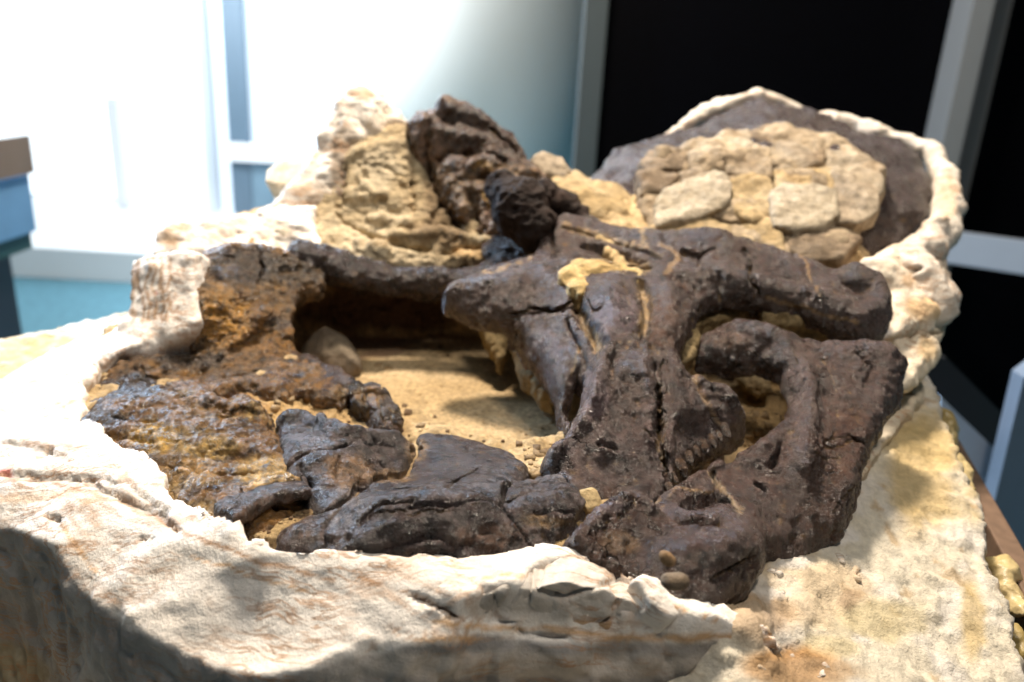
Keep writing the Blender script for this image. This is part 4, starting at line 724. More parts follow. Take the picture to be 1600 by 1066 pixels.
body('crest_base', [chain([(775, 395, 1.40, 20), (830, 385, 1.38, 26), (875, 385, 1.36, 26), (930, 395, 1.34, 20)], k=.02), chain([(900, 345, 1.42, 16), (950, 370, 1.38, 16), (1000, 395, 1.33, 14)])], HB * 1.2, M_bone, bone_col(base=c_(.09, .058, .048), hi=c_(.12, .085, .08), sed=.2), skull, rough=rel(.006, 22, .002, 90, ridge=.003), cracks=[([(862, 360), (866, 400)], 4, .01)])

# the domed frill at the back right, with its own skin of sandstone pieces
NC = bone_col(base=c_(.085, .058, .054), hi=c_(.11, .088, .10), lo=DK * 1.6, sed=.1, blobs=[(1200, 385, 140, 30, (.11, .065, .045), .6), (960, 260, 50, 30, (.15, .13, .15), .6)])
dome_anch = [(1180, 172, 1.92), (980, 330, 1.58), (1400, 385, 1.48)]
body('frill', [plate([(925, 272), (955, 243), (1040, 216), (1100, 190), (1180, 166), (1262, 180), (1330, 208), (1400, 226), (1440, 255), (1458, 300), (1445, 345), (1405, 385), (1350, 410), (1280, 412), (1200, 392), (1100, 365), (1010, 350), (945, 315)], dome_anch, .02, .07, .09, .02, .006, .09, und=.012, seed=91, off=.15)], .0045, M_bone, NC, skull, rough=rel(.006, 14, .003, 60, ridge=.003, f_r=30))
o_d, n_d, _, _ = plane_of(dome_anch)
def on_dome(u, v, lift):
    d = ray(u, v); s = ((o_d + n_d * lift - CAM) @ n_d) / (d @ n_d); return (CAM + d * s)[1]
def grow(outline, px):
    A_ = np.array(outline, float); n = len(A_); out = []
    ar = sum(A_[i_, 0] * A_[(i_ + 1) % n, 1] - A_[(i_ + 1) % n, 0] * A_[i_, 1] for i_ in range(n))
    for i_ in range(n):
        e = A_[(i_ + 1) % n] - A_[i_ - 1]; nn = np.array([e[1], -e[0]]) / (np.linalg.norm(e) + 1e-9) * (1 if ar > 0 else -1)
        out.append(tuple(A_[i_] + nn * px))
    return out
def stone(name, outline, lift, colf, parent, t=.003, puff=.002, h=.0030, back=.03, rag=.004, sd=0):
    lift = .084 + .35 * (lift - .09); outline = grow(outline, 3.5); n = len(outline); a = outline[0]; b = outline[n // 3]; c = outline[2 * n // 3]; rr = random.Random(sd)
    j_ = lambda: rr.uniform(-.004, .004)
    return body(name, [plate(outline, [(a[0], a[1], on_dome(*a, lift) + j_()), (b[0], b[1], on_dome(*b, lift) + j_()), (c[0], c[1], on_dome(*c, lift) + j_())], t, puff, .012, .002, rag, back, und=.005, seed=100 + sd)], h, M_rock, colf, parent, rough=rel(.005, 16, .0015, 80, ridge=.004, f_r=24, seed=sd))
T1 = rock_col(c_(.34, .27, .19), c_(.43, .35, .25)); T2 = rock_col(c_(.42, .35, .25), c_(.52, .44, .33)); T3 = rock_col(c_(.22, .165, .11), c_(.32, .24, .16)); T4 = rock_col(c_(.42, .30, .15), c_(.48, .37, .22))
stones = [([(1004, 248), (1018, 234), (1048, 228), (1074, 238), (1070, 254), (1035, 264), (1010, 262)], .085, T3), ([(1080, 240), (1105, 234), (1126, 242), (1122, 262), (1096, 268), (1080, 258)], .09, T1), ([(1112, 226), (1138, 208), (1168, 206), (1176, 222), (1150, 238), (1128, 238)], .085, T2),
          ([(1132, 246), (1156, 238), (1182, 228), (1198, 244), (1206, 268), (1168, 272), (1140, 266)], .09, T1), ([(1172, 206), (1200, 196), (1228, 202), (1226, 214), (1190, 222)], .08, T3), ([(1196, 228), (1240, 216), (1276, 222), (1284, 252), (1250, 262), (1212, 262)], .09, T1),
          ([(1286, 226), (1330, 236), (1372, 262), (1376, 300), (1330, 296), (1296, 262)], .088, T2), ([(1300, 262), (1376, 300), (1368, 330), (1340, 348), (1310, 344), (1300, 300)], .092, T1), ([(1210, 268), (1262, 262), (1300, 268), (1306, 292), (1250, 286), (1214, 290)], .095, T4),
          ([(1206, 302), (1226, 290), (1272, 290), (1306, 300), (1308, 336), (1286, 352), (1240, 356), (1212, 348)], .115, T2), ([(1024, 322), (1042, 298), (1082, 282), (1120, 268), (1140, 282), (1136, 318), (1100, 336), (1060, 342), (1026, 350)], .110, T2),
          ([(1140, 286), (1176, 276), (1204, 284), (1206, 330), (1180, 346), (1150, 330)], .098, T4), ([(1020, 356), (1064, 348), (1104, 342), (1140, 352), (1136, 366), (1080, 372), (1030, 372)], .085, T4), ([(1000, 272), (1032, 268), (1060, 276), (1040, 292), (1006, 300)], .082, T3), ([(1064, 272), (1086, 268), (1104, 270), (1092, 280), (1070, 284)], .085, T1),
          ([(1160, 350), (1200, 342), (1214, 360), (1224, 392), (1190, 396), (1160, 374)], .08, T4), ([(1236, 362), (1300, 358), (1340, 376), (1320, 400), (1262, 404), (1236, 386)], .075, T3)]
for i, (ol, lf, cf) in enumerate(stones): stone('sandstone_piece', ol, lf, cf, skull, sd=i)

body('frill_crust', [plate([(1000, 262), (1040, 232), (1130, 206), (1220, 194), (1300, 214), (1380, 262), (1382, 300), (1350, 352), (1320, 388), (1230, 396), (1150, 376), (1030, 366), (1000, 320)], [(1010, 330, on_dome(1010, 330, .079)), (1340, 350, on_dome(1340, 350, .079)), (1210, 200, on_dome(1210, 200, .079))], .003, .004, .02, .01, .008, .02, und=.02, seed=92)], .004, M_rock, rock_col(c_(.34, .26, .17), c_(.46, .36, .24)), skull, rough=rel(.008, 16, .003, 60, ridge=.004, f_r=26),
     cracks=[([(1076, 232), (1082, 262), (1060, 290)], 3, .006), ([(1128, 236), (1134, 264), (1140, 300)], 3, .006), ([(1000, 268), (1060, 268), (1130, 266), (1210, 262), (1300, 262)], 3, .006), ([(1204, 220), (1208, 262), (1208, 300)], 3, .006), ([(1286, 222), (1298, 262), (1310, 300), (1308, 350)], 3.5, .007), ([(1160, 206), (1190, 228)], 3, .005), ([(1022, 352), (1100, 340), (1150, 348), (1220, 356)], 4, .008), ([(1150, 272), (1170, 340)], 3, .005), ([(1330, 296), (1376, 302)], 3, .005)])
# plaster collar around the frill
collar_c = plaster_c(brown=.8, tone=c_(.64, .58, .50), blobs=[(1480, 310, 16, 50, (.55, .36, .2), .5)])
body('collar', [chain([(1042, 212, 1.86, 5), (1070, 195, 1.90, 8), (1105, 178, 1.93, 12), (1140, 163, 1.95, 13), (1178, 158, 1.96, 12), (1220, 165, 1.96, 9), (1262, 182, 1.93, 5)], k=.02),
                chain([(1262, 184, 1.92, 5), (1290, 191, 1.90, 8), (1330, 193, 1.88, 10), (1368, 212, 1.84, 11), (1410, 226, 1.80, 11), (1452, 244, 1.75, 14), (1478, 280, 1.66, 16), (1482, 320, 1.57, 17), (1466, 360, 1.48, 26), (1436, 395, 1.40, 26), (1392, 415, 1.34, 24)], k=.02),
                chain([(1390, 415, 1.34, 24), (1424, 430, 1.32, 34), (1440, 460, 1.30, 40), (1440, 480, 1.29, 40)], k=.02)], .0045, M_plaster, collar_c, jacket, k=.02, warp=.02, rough=lambda V, N: .003 * fbm(V, 10, 3, 7) + .006 * ridged(V, 26, 5, 13) + .002 * fbm(V, 90, 3, 9), cracks=[([(1402, 440), (1425, 425), (1440, 420)], 8, .015)])
chunk('collar_wall', [(1352, 402), (1400, 378), (1470, 350), (1488, 400), (1492, 440), (1486, 490), (1470, 510), (1400, 518), (1392, 480), (1396, 450), (1372, 430)], [(1360, 405, 1.30), (1485, 400, 1.42), (1430, 515, 1.20)], jacket, M_plaster, plaster_c(brown=.4, tone=c_(.78, .68, .54), blobs=[(1440, 480, 30, 24, (.74, .50, .26), .8), (1425, 435, 20, 14, (.5, .30, .14), .6)]), t=.01, puff=.02, back=.06, rg=rel(.010, 18, .002, 80), h=.004)
chunk('collar_wall', [(1385, 500), (1440, 490), (1488, 492), (1482, 520), (1474, 545), (1464, 570), (1440, 600), (1410, 610), (1404, 600), (1420, 560), (1398, 522)], [(1395, 510, 1.20), (1480, 515, 1.28), (1420, 600, 1.12)], jacket, M_plaster, plaster_c(brown=.3, tone=c_(.76, .66, .50), blobs=[(1430, 505, 50, 8, (.34, .24, .12), .6), (1450, 545, 20, 20, (.70, .50, .26), .7)]), t=.01, puff=.015, back=.05, rg=rel(.008, 20, .002, 80), h=.004, cracks=[([(1400, 520), (1440, 524), (1475, 520)], 4, .012)])
chunk('plaster_lump', [(1345, 690), (1370, 650), (1405, 610), (1440, 596), (1446, 612), (1416, 650), (1385, 690), (1360, 730), (1338, 750)], [(1350, 690, .12), (1440, 600, .14), (1345, 745, .11)], jacket, M_plaster, plaster_c(brown=.2, tone=c_(.66, .58, .44)), t=.006, puff=.01, back=.03, rg=rel(.006, 24, .002, 80))

# the pinnacle of plaster and sandstone, back left
chunk('back_wall', [(398, 336), (440, 300), (472, 262), (500, 215), (524, 160), (545, 136), (566, 130), (596, 142), (622, 178), (640, 190), (600, 230), (580, 300), (560, 345), (500, 352), (440, 345)], [(410, 335, 1.50), (600, 340, 1.58), (565, 140, 1.72)], jacket, M_plaster,
      plaster_c(brown=.5, tone=c_(.66, .62, .56), blobs=[(530, 255, 16, 70, (.20, .155, .11), .9), (500, 330, 26, 30, (.24, .19, .14), .8), (565, 148, 24, 12, (.50, .30, .16), .7), (600, 190, 40, 20, (.62, .52, .40), .6), (545, 215, 22, 40, (.34, .27, .20), .7), (500, 320, 40, 40, (.40, .32, .24), .7), (470, 290, 16, 20, (.62, .38, .2), .5)]), t=.012, puff=.02, back=.10, rg=lambda V, N: .005 * fbm(V, 10, 3, 7) + .0035 * ridged(V, 22, 3, 13) + .001 * fbm(V, 90, 3, 9) + .008 * ridged(V, 30, 5, 14) * sstep(-12, 8, proj(V)[0] - 530 + .45 * (proj(V)[1] - 200)), h=.0035, L=.03, rag=.008, und=.012)
sandc = rock_col(c_(.46, .37, .24), c_(.66, .56, .40), blobs=[(600, 280, 60, 60, (.60, .50, .34), .6), (650, 340, 20, 60, (.34, .24, .14), .6)])
body('slope', [relief([(396, 390), (410, 356), (440, 340), (480, 330), (500, 300), (528, 256), (552, 212), (585, 190), (640, 180), (664, 200), (690, 250), (730, 320), (790, 365), (800, 398), (700, 410), (560, 412), (470, 402)], [(430, 380, 1.40), (780, 390, 1.40), (600, 195, 1.66)],
    [(430, 360, 1.44), (480, 392, 1.42), (500, 320, 1.52), (540, 250, 1.60), (600, 190, 1.68), (650, 190, 1.68), (600, 300, 1.56), (560, 350, 1.51), (640, 330, 1.53), (700, 330, 1.52), (600, 400, 1.43), (700, 400, 1.42), (790, 390, 1.40), (700, 365, 1.47), (600, 370, 1.47)],
    strokes=[([(650, 215), (672, 262), (705, 330), (716, 356)], 8, -.035), ([(700, 290), (672, 350)], 6, -.02), ([(525, 335), (560, 362), (620, 382), (670, 388)], 7, -.018), ([(540, 260), (530, 320)], 10, -.02), ([(560, 240), (620, 230)], 16, .012), ([(560, 300), (620, 320)], 22, .014), ([(640, 250), (645, 330)], 8, -.014), ([(580, 345), (640, 352)], 10, .012), ([(620, 372), (690, 368), (760, 378)], 9, .012), ([(440, 372), (475, 380)], 12, .016), ([(470, 392), (520, 396)], 8, -.012), ([(690, 392), (750, 386)], 6, -.012), ([(600, 260), (640, 290)], 5, -.010), ([(560, 380), (600, 392)], 10, .010)],
    thick=.07, E=.02, L=.015, rag=.008, seed=141)], .0032, M_rock, rock_col(c_(.44, .34, .20), c_(.62, .51, .34), blobs=[(440, 372, 40, 22, (.50, .45, .36), .8), (700, 310, 44, 90, (.17, .115, .06), .9), (660, 360, 30, 20, (.22, .15, .08), .7), (560, 395, 80, 16, (.70, .60, .42), .7), (760, 392, 60, 12, (.62, .40, .18), .7), (590, 270, 40, 40, (.60, .51, .36), .6)]), matrix, rough=lambda V, N: .008 * fbm(V, 14, 4, 7) + .007 * ridged(V @ np.array([[.8, 0, -.6], [0, 1, 0], [.6, 0, .8]]), 30, 5, 13) + .004 * ridged(V, 80, 3, 9) - .010 * sstep(.25, .5, fbm(V, 24, 3, 19)))  # dark shadow zone at the right is painted into the rock colour
for ol, an, cf in [([(830, 240), (850, 228), (880, 238), (896, 262), (880, 280), (846, 272)], [(835, 255, 1.56), (892, 262, 1.56), (860, 232, 1.6)], T1),
                   ([(860, 272), (900, 262), (930, 280), (976, 290), (996, 312), (990, 332), (940, 328), (900, 312), (872, 300)], [(865, 280, 1.52), (990, 315, 1.52), (930, 282, 1.58)], T4), ([(900, 335), (930, 334), (958, 350), (940, 362), (905, 356)], [(903, 345, 1.40), (950, 352, 1.40), (930, 336, 1.44)], T4)]:
    chunk('sandstone_piece', ol, an, matrix, M_rock, cf, t=.008, puff=.02, back=.05, rg=rel(.008, 22, .002, 80), h=.0035)
# yellow sediment caught between the bones
SED = rock_col(c_(.56, .40, .18), c_(.70, .54, .30))
SEDK = rock_col(c_(.24, .175, .085), c_(.36, .27, .15))  # darker sediment, with the shade under the brow put into its colour
for ol, an, nm in [([(872, 420), (890, 404), (930, 400), (975, 408), (1004, 420), (996, 436), (940, 434), (905, 452), (885, 440)], [(875, 425, 1.17), (1000, 425, 1.19), (930, 402, 1.23)], 'sediment_crust'), ([(1080, 470), (1130, 452), (1175, 450), (1180, 480), (1120, 492), (1085, 510)], [(1085, 490, 1.19), (1175, 470, 1.22), (1130, 455, 1.25)], 'sandstone_piece'), ([(1188, 470), (1230, 462), (1286, 474), (1296, 492), (1240, 500), (1196, 492)], [(1190, 480, 1.19), (1290, 485, 1.19), (1240, 465, 1.23)], 'sandstone_piece'),
                   ([(1065, 520), (1085, 500), (1096, 520), (1088, 545), (1070, 560)], [(1068, 530, 1.10), (1094, 520, 1.12), (1078, 555, 1.06)], 'sediment_crust'), ([(1160, 596), (1180, 588), (1205, 594), (1212, 612), (1190, 622), (1168, 612)], [(1165, 604, .14), (1210, 606, .14), (1190, 590, .155)], 'sandstone_piece'),
                   ([(800, 520), (815, 500), (840, 530), (850, 580), (868, 620), (848, 615), (820, 580)], [(805, 520, 1.25), (840, 540, 1.22), (850, 610, 1.12)], 'sandstone_piece'), ([(740, 478), (790, 482), (795, 530), (780, 570), (765, 540), (750, 510)], [(745, 485, 1.33), (792, 490, 1.32), (775, 565, 1.24)], 'sandstone_piece')]:
    chunk(nm, ol, an, matrix, M_sand, SEDK if (ol[0][0] > 1050 or ol[0][0] in (800, 740)) else SED, t=.005, puff=.012, back=.03, rg=rel(.007, 32, .002, 100, ridge=.004, f_r=50), h=.0025)

# ------------------------------------------------------------------ loose pieces
def loose(name, label, cat, prims, mat, colf, h=.0025, group=None, rough=None, cracks=(), k=.012):
    return tag(body(name, prims, h, mat, colf, None, k=k, rough=rough or rel(.004, 25, .001, 100), cracks=cracks), label, cat, group)
loose('boulder', 'grey tan faceted boulder at the left end of the sandy hollow', 'rock', [plate([(468, 530), (486, 512), (512, 504), (540, 516), (562, 540), (558, 560), (538, 568), (505, 556), (474, 550)], [(472, 540, 1.30), (558, 550, 1.28), (512, 502, 1.38)], .015, .03, .02, .01, .003, .06, und=.01, seed=131)], M_rock, rock_col(c_(.15, .115, .08), c_(.22, .175, .12)), rough=rel(.006, 16, .0012, 90))
loose('bone_splinter', 'long brown bone splinter slanting down from the snout along the hollow', 'bone fragment', [chain([(440, 560, 1.16, 14), (480, 572, 1.14, 16), (520, 592, 1.10, 17), (548, 606, 1.07, 12)], k=.01), chain([(455, 575, 1.12, 12), (520, 605, 1.07, 13)])], M_rawbone, bone_col(base=c_(.15, .095, .065), hi=c_(.11, .08, .07), sed=.35, orange=.2), rough=rel(.005, 30, .002, 100, ridge=.003))
loose('bone_splinter', 'short broken bone piece with hollow end pointing at the sandy floor', 'bone fragment', [plate([(540, 592), (560, 588), (590, 600), (620, 622), (632, 645), (622, 660), (605, 655), (598, 668), (585, 650), (560, 625), (545, 612)], [(545, 600, 1.06), (628, 640, 1.0), (590, 655, .97)], .006, .014, .015, .005, .004, .025, seed=133), chain([(600, 645, .985, 7), (606, 664, .96, 6), (612, 674, .95, 6)])], M_rawbone,
      bone_col(base=c_(.09, .07, .062), hi=c_(.15, .13, .13), sed=.2, orange=.25, blobs=[(572, 618, 22, 16, (.50, .31, .10), .8), (620, 648, 16, 12, (.035, .025, .02), .9)]), rough=rel(.004, 30, .0016, 100, ridge=.003, frac=.005, f_f=34))
loose('pebble', 'smooth round brown pebble lying under the jaw joint', 'pebble', [chain([(1046, 908, .625, 14), (1062, 908, .625, 15)], flat=(0, 0, 1), kf=1.2)], M_rock, rock_col(c_(.16, .115, .075), c_(.21, .16, .11)), h=.0018, rough=rel(.001, 30, .0004, 150))
loose('clod', 'small crumbly brown clod stuck on the dark jaw joint', 'clod', [chain([(1038, 868, .622, 8), (1046, 876, .62, 8)])], M_sand, rock_col(c_(.24, .15, .08), c_(.34, .22, .12)), h=.0016, rough=rel(.004, 60, .001, 150))
loose('stone', 'pale yellow stone wedged in the gap left of the jaw joint', 'stone', [plate([(905, 812), (918, 800), (944, 794), (952, 800), (935, 812), (912, 820)], [(907, 812, .125), (950, 798, .13), (925, 798, .14)], .004, .008, .01, .004, .002, .02, seed=135)], M_rock, rock_col(c_(.56, .42, .22), c_(.64, .50, .30)), h=.002)
loose('stone', 'dull brown flat stone half buried beside the white rim in the centre', 'stone', [plate([(800, 846), (830, 832), (870, 836), (880, 846), (850, 856), (812, 858)], [(803, 848, .125), (878, 844, .125), (840, 833, .135)], .004, .008, .01, .004, .002, .02, seed=136)], M_rock, rock_col(c_(.28, .20, .11), c_(.36, .27, .16)), h=.002)
loose('foam_cube', 'cream foam packing cube propped behind the white pinnacle', 'packing cube', [plate([(416, 268), (440, 250), (474, 250), (482, 272), (466, 292), (430, 290), (414, 284)], [(418, 285, 1.62), (478, 290, 1.60), (445, 252, 1.66)], .01, .002, .01, .003, .001, .06, seed=137)], M_foam, rock_col(c_(.76, .62, .42), c_(.82, .70, .52)), rough=rel(.001, 30, .0005, 100))

# crumbs: grains of sand and grit scattered over the sand, the bones and the bedding
def scatter(name, hosts, regions, size, mat, colf, label, cat, zoff):
    rng = np.random.RandomState(5); Vs = []; Fs = []; base = 0
    dg = bpy.context.evaluated_depsgraph_get()
    for (u0, v0, u1, v1, m) in regions:
        for _ in range(m):
            u = rng.uniform(u0, u1); v = rng.uniform(v0, v1); d = ray(u, v)
            hit, loc, nor, _, ob, _ = bpy.context.scene.ray_cast(dg, CAM, d / np.linalg.norm(d))
            if not hit or nor[2] < 0.35 or not ob.name.startswith(hosts): continue
            s = size * rng.uniform(.3, 1) ** 2.2 + .0008
            q = rng.uniform(-.35, .35, (8, 3)) + np.array([(a, b, c) for a in (-1, 1) for b in (-1, 1) for c in (-1, 1)]) * .8
            Vs.append(np.array(loc) + q * s * np.array([1, 1, .7])); Fs.append(np.array([(0, 1, 3, 2), (4, 6, 7, 5), (0, 4, 5, 1), (2, 3, 7, 6), (0, 2, 6, 4), (1, 5, 7, 3)]) + base); base += 8
    V = np.concatenate(Vs); F = np.concatenate(Fs)
    o = emit(name, V, F, mat, None, colf(V, V, *proj(V))); o['kind'] = 'stuff'; o['label'] = label; o['category'] = cat
    return o
bpy.context.view_layer.update()
scatter('grit', ('bed',), [(450, 600, 900, 700, 120), (320, 580, 640, 700, 120), (400, 800, 900, 860, 120), (880, 790, 960, 860, 50), (1160, 620, 1240, 700, 40), (820, 700, 900, 760, 40)], .0019, M_sand, rock_col(c_(.40, .28, .14), c_(.62, .46, .26)), 'loose sand grains and grit scattered over bones and sand', 'grit', 0)
scatter('rubble', ('bed',), [(540, 720, 660, 790, 60), (820, 700, 900, 745, 50), (420, 770, 530, 860, 60), (1130, 640, 1230, 720, 60), (330, 620, 640, 700, 70), (640, 640, 860, 700, 14), (1060, 470, 1260, 640, 40), (560, 540, 860, 590, 14), (700, 330, 820, 400, 30), (1180, 840, 1280, 900, 30)], .0075, M_rock, rock_col(c_(.16, .10, .055), c_(.46, .33, .18)), 'broken brown rubble and crumbled matrix lying between the bones', 'rubble', 0)

# ------------------------------------------------------------------ table under the jacket
def boxm(name, lo, hi, mat, parent=None, bev=.004, rot=0.0, at=(0, 0, 0)):
    import bmesh
    bm = bmesh.new(); bmesh.ops.create_cube(bm, size=1.0)
    s = [hi[i] - lo[i] for i in range(3)]; c = [(hi[i] + lo[i]) / 2 for i in range(3)]
    for vv in bm.verts: vv.co = (vv.co[0] * s[0] + c[0], vv.co[1] * s[1] + c[1], vv.co[2] * s[2] + c[2])
    if bev: bmesh.ops.bevel(bm, geom=bm.edges[:], offset=min(bev, min(s) * .3), segments=2, affect='EDGES', profile=.6)
    if rot:
        from mathutils import Matrix as Mx
        bmesh.ops.rotate(bm, verts=bm.verts[:], cent=at, matrix=Mx.Rotation(rot, 3, 'Z'))
    me = bpy.data.meshes.new(name); bm.to_mesh(me); bm.free(); me.materials.append(mat)
    o = bpy.data.objects.new(name, me); C.objects.link(o)
    if parent: o.parent = parent
    return o
M_board = flat_mat('weathered_board', (.16, .10, .065), .7, var=.5, scale=60)
M_blob = relief_mat('foam_blob', (.25, .45), ((30, 6, .6, .004),), None, .15, 60, .5)
A = pt(1462, 610, .06); Bq = pt(1600, 985, -.03); dirv = (Bq - A); dirv[2] = 0; Ld = np.linalg.norm(dirv); ang = math.atan2(dirv[1], dirv[0])
FLOOR = -0.95
trolley = thing('support_table', 'weathered wooden table edge running under the foam bedding on the right', 'table')
def along(name, x0, x1, y0, y1, z0, z1, mat, parent):
    o = boxm(name, (x0, y0, z0), (x1, y1, z1), mat, parent, .003); o.location = (A[0], A[1], 0); o.rotation_euler = (0, 0, ang); return o
along('edge_board', -.02, Ld + .8, .012, .045, -.14, -.012, M_board, trolley)
along('top_board', -.02, Ld + .8, -1.9, .010, -.39, -.345, M_board, trolley)
for a, b in ((.05, -.1), (.05, -1.7), (1.2, -.1), (1.2, -1.7)): along('leg', a, a + .07, b - .07, b, FLOOR, -.392, M_board, trolley)
for (a, b, z, r) in [(1568, 905, .002, 24), (1582, 935, -.005, 18), (1590, 1010, -.012, 20), (1478, 672, .075, 16), (1500, 740, .055, 14)]:
    body('foam_blob', [chain([(a - 8, b - 14, z - .006, r), (a + 4, b + 16, z - .014, r * .7)], k=.01)], .003, M_blob, rock_col(c_(.40, .30, .11), c_(.58, .46, .24)), bed, warp=.02, rough=rel(.008, 30, .003, 80, ridge=.005))

# ------------------------------------------------------------------ the room behind
M_carpet = flat_mat('blue_carpet', (.10, .25, .33), .95, var=.4, scale=30)
M_white = flat_mat('white_enamel', (.82, .86, .90), .35, var=.01)
M_grey = flat_mat('grey_aluminium', (.20, .21, .215), .4, var=.04)
M_steel = flat_mat('pale_aluminium', (.30, .34, .40), .4, var=.04)
M_black = flat_mat('black_glass', (.0008, .0008, .0015), .6, var=.3)
M_black.node_tree.nodes['Principled BSDF'].inputs['Specular IOR Level'].default_value = .04
M_win = flat_mat('bright_window', (.86, .94, 1.0), .4, emit_=1.3, var=.02, scale=2)
fl = boxm('floor', (-7, -1.5, FLOOR - .05), (6, 9.5, FLOOR), M_carpet, None, 0); fl['kind'] = 'structure'
def P_at(u, v, y): return pt(u, v, y)
def xz(u, v, y): p = pt(u, v, y); return p[0], p[2]
# window wall: a row of daylit panes between white posts
YW = 7.2
ww = thing('window_wall', 'overexposed white window wall with pale posts at the back left', 'window')
x350 = xz(352, 200, YW)[0]; x380 = xz(382, 200, YW)[0]
boxm('pane', (-7.0, YW + .05, -.72), (x350 - .02, YW + .07, 3.4), M_win, ww, 0)
for u in (190,): 
    x = xz(u, 280, YW - .3)[0]; boxm('post', (x - .05, YW - .34, -.72), (x + .05, YW - .26, .18), M_white, ww, .004)
boxm('post', (x350 - .34, YW - .5, FLOOR), (x350 + .0, YW - .2, 3.4), M_white, ww, .006)
plin = boxm('window_plinth', (-7.0, 5.3, FLOOR), (xz(330, 380, 5.5)[0], YW + .05, -.73), M_white, None, .01)
tag(plin, 'low white display plinth standing on the blue carpet below the window', 'plinth')
xd, zd = xz(305, 40, YW - .0); xd2, zd2 = xz(325, 18, YW)
boxm('decal', (xd, YW + .035, zd), (xd2, YW + .045, zd2), flat_mat('pale_print', (.55, .66, .80), .5, emit_=.5), ww, 0)
# pane bay between the post and the round column
M_glow = flat_mat('frosted_pane', (.74, .86, 1.0), .35, emit_=.42, var=.05, scale=1.0)
YB = 6.9
bay = thing('glazed_bay', 'pale blue glazed bay with a white cross rail left of the round column', 'window')
boxm('pane', (x350 + .02, YB + .04, FLOOR), (xz(760, 200, YB)[0], YB + .06, 3.4), M_glow, bay, 0)
x350 = xz(350, 100, YB)[0]; x380 = xz(386, 100, YB)[0]
boxm('mullion', (x350 + .02, YB - .06, FLOOR), (x380, YB, 3.4), flat_mat('blue_steel', (.10, .16, .22), .5), bay, .004)
z0 = xz(380, 250, YB)[1]; z1 = xz(380, 222, YB)[1]
boxm('rail', (x350 + .02, YB - .12, z0), (xz(640, 240, YB)[0], YB - .065, z1), M_white, bay, .004)
boxm('lower_panel', (x380 + .002, YB - .05, FLOOR), (xz(640, 240, YB)[0], YB - .01, z0), flat_mat('blue_panel', (.16, .26, .34), .5, var=.2, scale=3), bay, .004)
# round column
import bmesh
xa = xz(560, 150, 5.9)[0]; xb = xz(925, 150, 5.9)[0]
bm = bmesh.new(); bmesh.ops.create_cone(bm, segments=128, radius1=(xb - xa) / 2, radius2=(xb - xa) / 2, depth=4.6, cap_ends=True)
me = bpy.data.meshes.new('round_column'); bm.to_mesh(me); bm.free(); me.materials.append(flat_mat('column_paint', (.78, .80, .77), .55, var=.01))
me.polygons.foreach_set('use_smooth', [True] * len(me.polygons))
colm = bpy.data.objects.new('round_column', me); C.objects.link(colm); colm.location = ((xa + xb) / 2, 5.9 + (xb - xa) / 2 * .6, FLOOR + 2.3)
tag(colm, 'wide round white column shading to grey green behind the fossil', 'column')
# dark case on the right
case = thing('display_case', 'tall black glass display case framed in grey aluminium on the right', 'display case')
YC = 3.6
def strip(name, q, y0, depth, mat, parent):
    """upright frame member through four photo corners at its own distance, with real depth"""
    W = [pt(a, b, y0) for a, b in q]; n = len(W)
    V = np.array([w_ for w_ in W] + [w_ + V3(0, depth, 0) for w_ in W])
    F = [list(range(n))[::-1], list(range(n, 2 * n))] + [[i, (i + 1) % n, n + (i + 1) % n, n + i] for i in range(n)]
    me = bpy.data.meshes.new(name); me.from_pydata([tuple(p) for p in V], [], F); me.materials.append(mat); me.update()
    o = bpy.data.objects.new(name, me); C.objects.link(o)
    if parent: o.parent = parent
    return o
M_frame = flat_mat('slate_frame', (.035, .045, .045), .7)
x0 = xz(940, 150, YC)[0]; xp0 = xz(1506, 0, YC)[0]; xp1 = xz(1570, 0, YC)[0]
boxm('glass', (x0, YC + .10, FLOOR), (5.0, YC + .14, 3.0), M_black, case, 0)
boxm('edge_frame', (xz(905, 150, YC)[0], YC + .02, FLOOR), (x0, YC + .16, 3.0), M_frame, case, .004)
boxm('post', (xp0, YC - .08, FLOOR), (xz(1540, 0, YC)[0], YC + .09, 3.0), M_grey, case, .004)
boxm('post', (xz(1545, 0, YC)[0], YC - .02, FLOOR), (xz(1580, 0, YC)[0], YC + .09, 3.0), flat_mat('dark_aluminium', (.10, .10, .10), .5), case, .004)
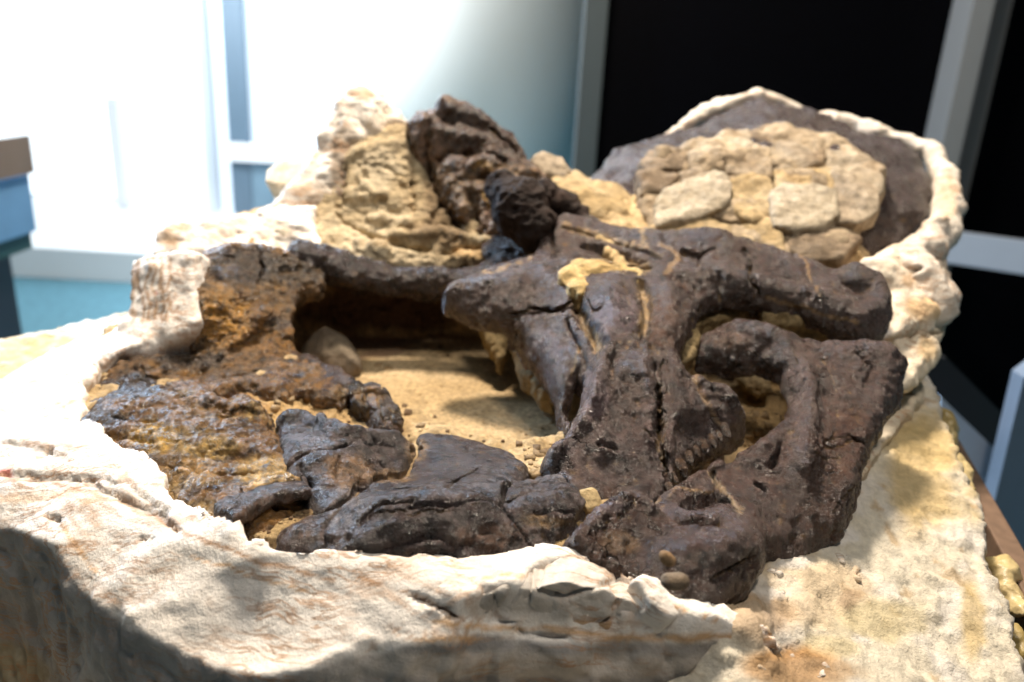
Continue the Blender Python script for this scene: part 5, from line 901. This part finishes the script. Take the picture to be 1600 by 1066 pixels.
zr1 = xz(1500, 352, YC)[1]; zr0 = xz(1500, 400, YC)[1]
boxm('rail', (xp0 - .0, YC - .12, zr0), (5.0, YC - .085, zr1), M_steel, case, .004, rot=math.radians(-32), at=(xp0, YC - .1, 0))
# lower cabinet in front of the case
cab = thing('low_cabinet', 'low dark cabinet with pale blue grey frame in the lower right background', 'cabinet')
M_dk = flat_mat('dark_panel', (.01, .011, .014), .6)
strip('panel', [(1380, 540), (1480, 560), (1680, 760), (1680, 1150), (1380, 1150)], 2.05, .04, M_dk, cab)
strip('frame', [(1470, 620), (1490, 640), (1600, 745), (1640, 790), (1640, 860), (1600, 820), (1500, 720), (1470, 690)], 1.9, .06, flat_mat('pale_frame', (.46, .51, .60), .5), cab)
strip('post', [(1600, 590), (1640, 560), (1640, 900), (1555, 900), (1552, 790)], 1.80, .05, flat_mat('blue_grey_post', (.13, .17, .23), .5), cab)
# stack on the left
stk = [('carton', 'brown cardboard carton on top of the stack at the left edge', -60, 48, 214, 281, (.16, .11, .08)), ('crate', 'blue plastic wrapped crate under the brown carton', -60, 54, 283, 384, (.12, .25, .42)), ('case_box', 'dark green box under the blue crate', -60, 50, 386, 414, (.02, .06, .06)), ('bin', 'black bin at the bottom of the left stack', -60, 34, 416, 640, (.008, .008, .015))]
for nm, lb, u0, u1, v0, v1, cc in stk:
    y = 2.9; xa_, za = xz(u0, v1, y); xb_, _ = xz(u1, (v0 + v1) / 2, y + .45); zb = xz(20, v0 + 18, y)[1]; za = xz(20, v1 + 18, y)[1]
    if nm == 'bin': za = FLOOR
    nm2 = {'case_box': 'storage_box'}.get(nm, nm)
    tag(boxm(nm2, (xa_, y, za + .002), (xb_, y + .45, zb), flat_mat(nm2, cc, .5, var=.25, scale=6), None, .012), lb, nm.replace('_', ' ') if nm != 'case_box' else 'box')
cl = boxm('ceiling', (-7, -1.5, 3.45), (6, 9.5, 3.5), flat_mat('ceiling_paint', (.6, .6, .58), .9), None, 0); cl['kind'] = 'structure'
print('TRIANGLES', TRI)
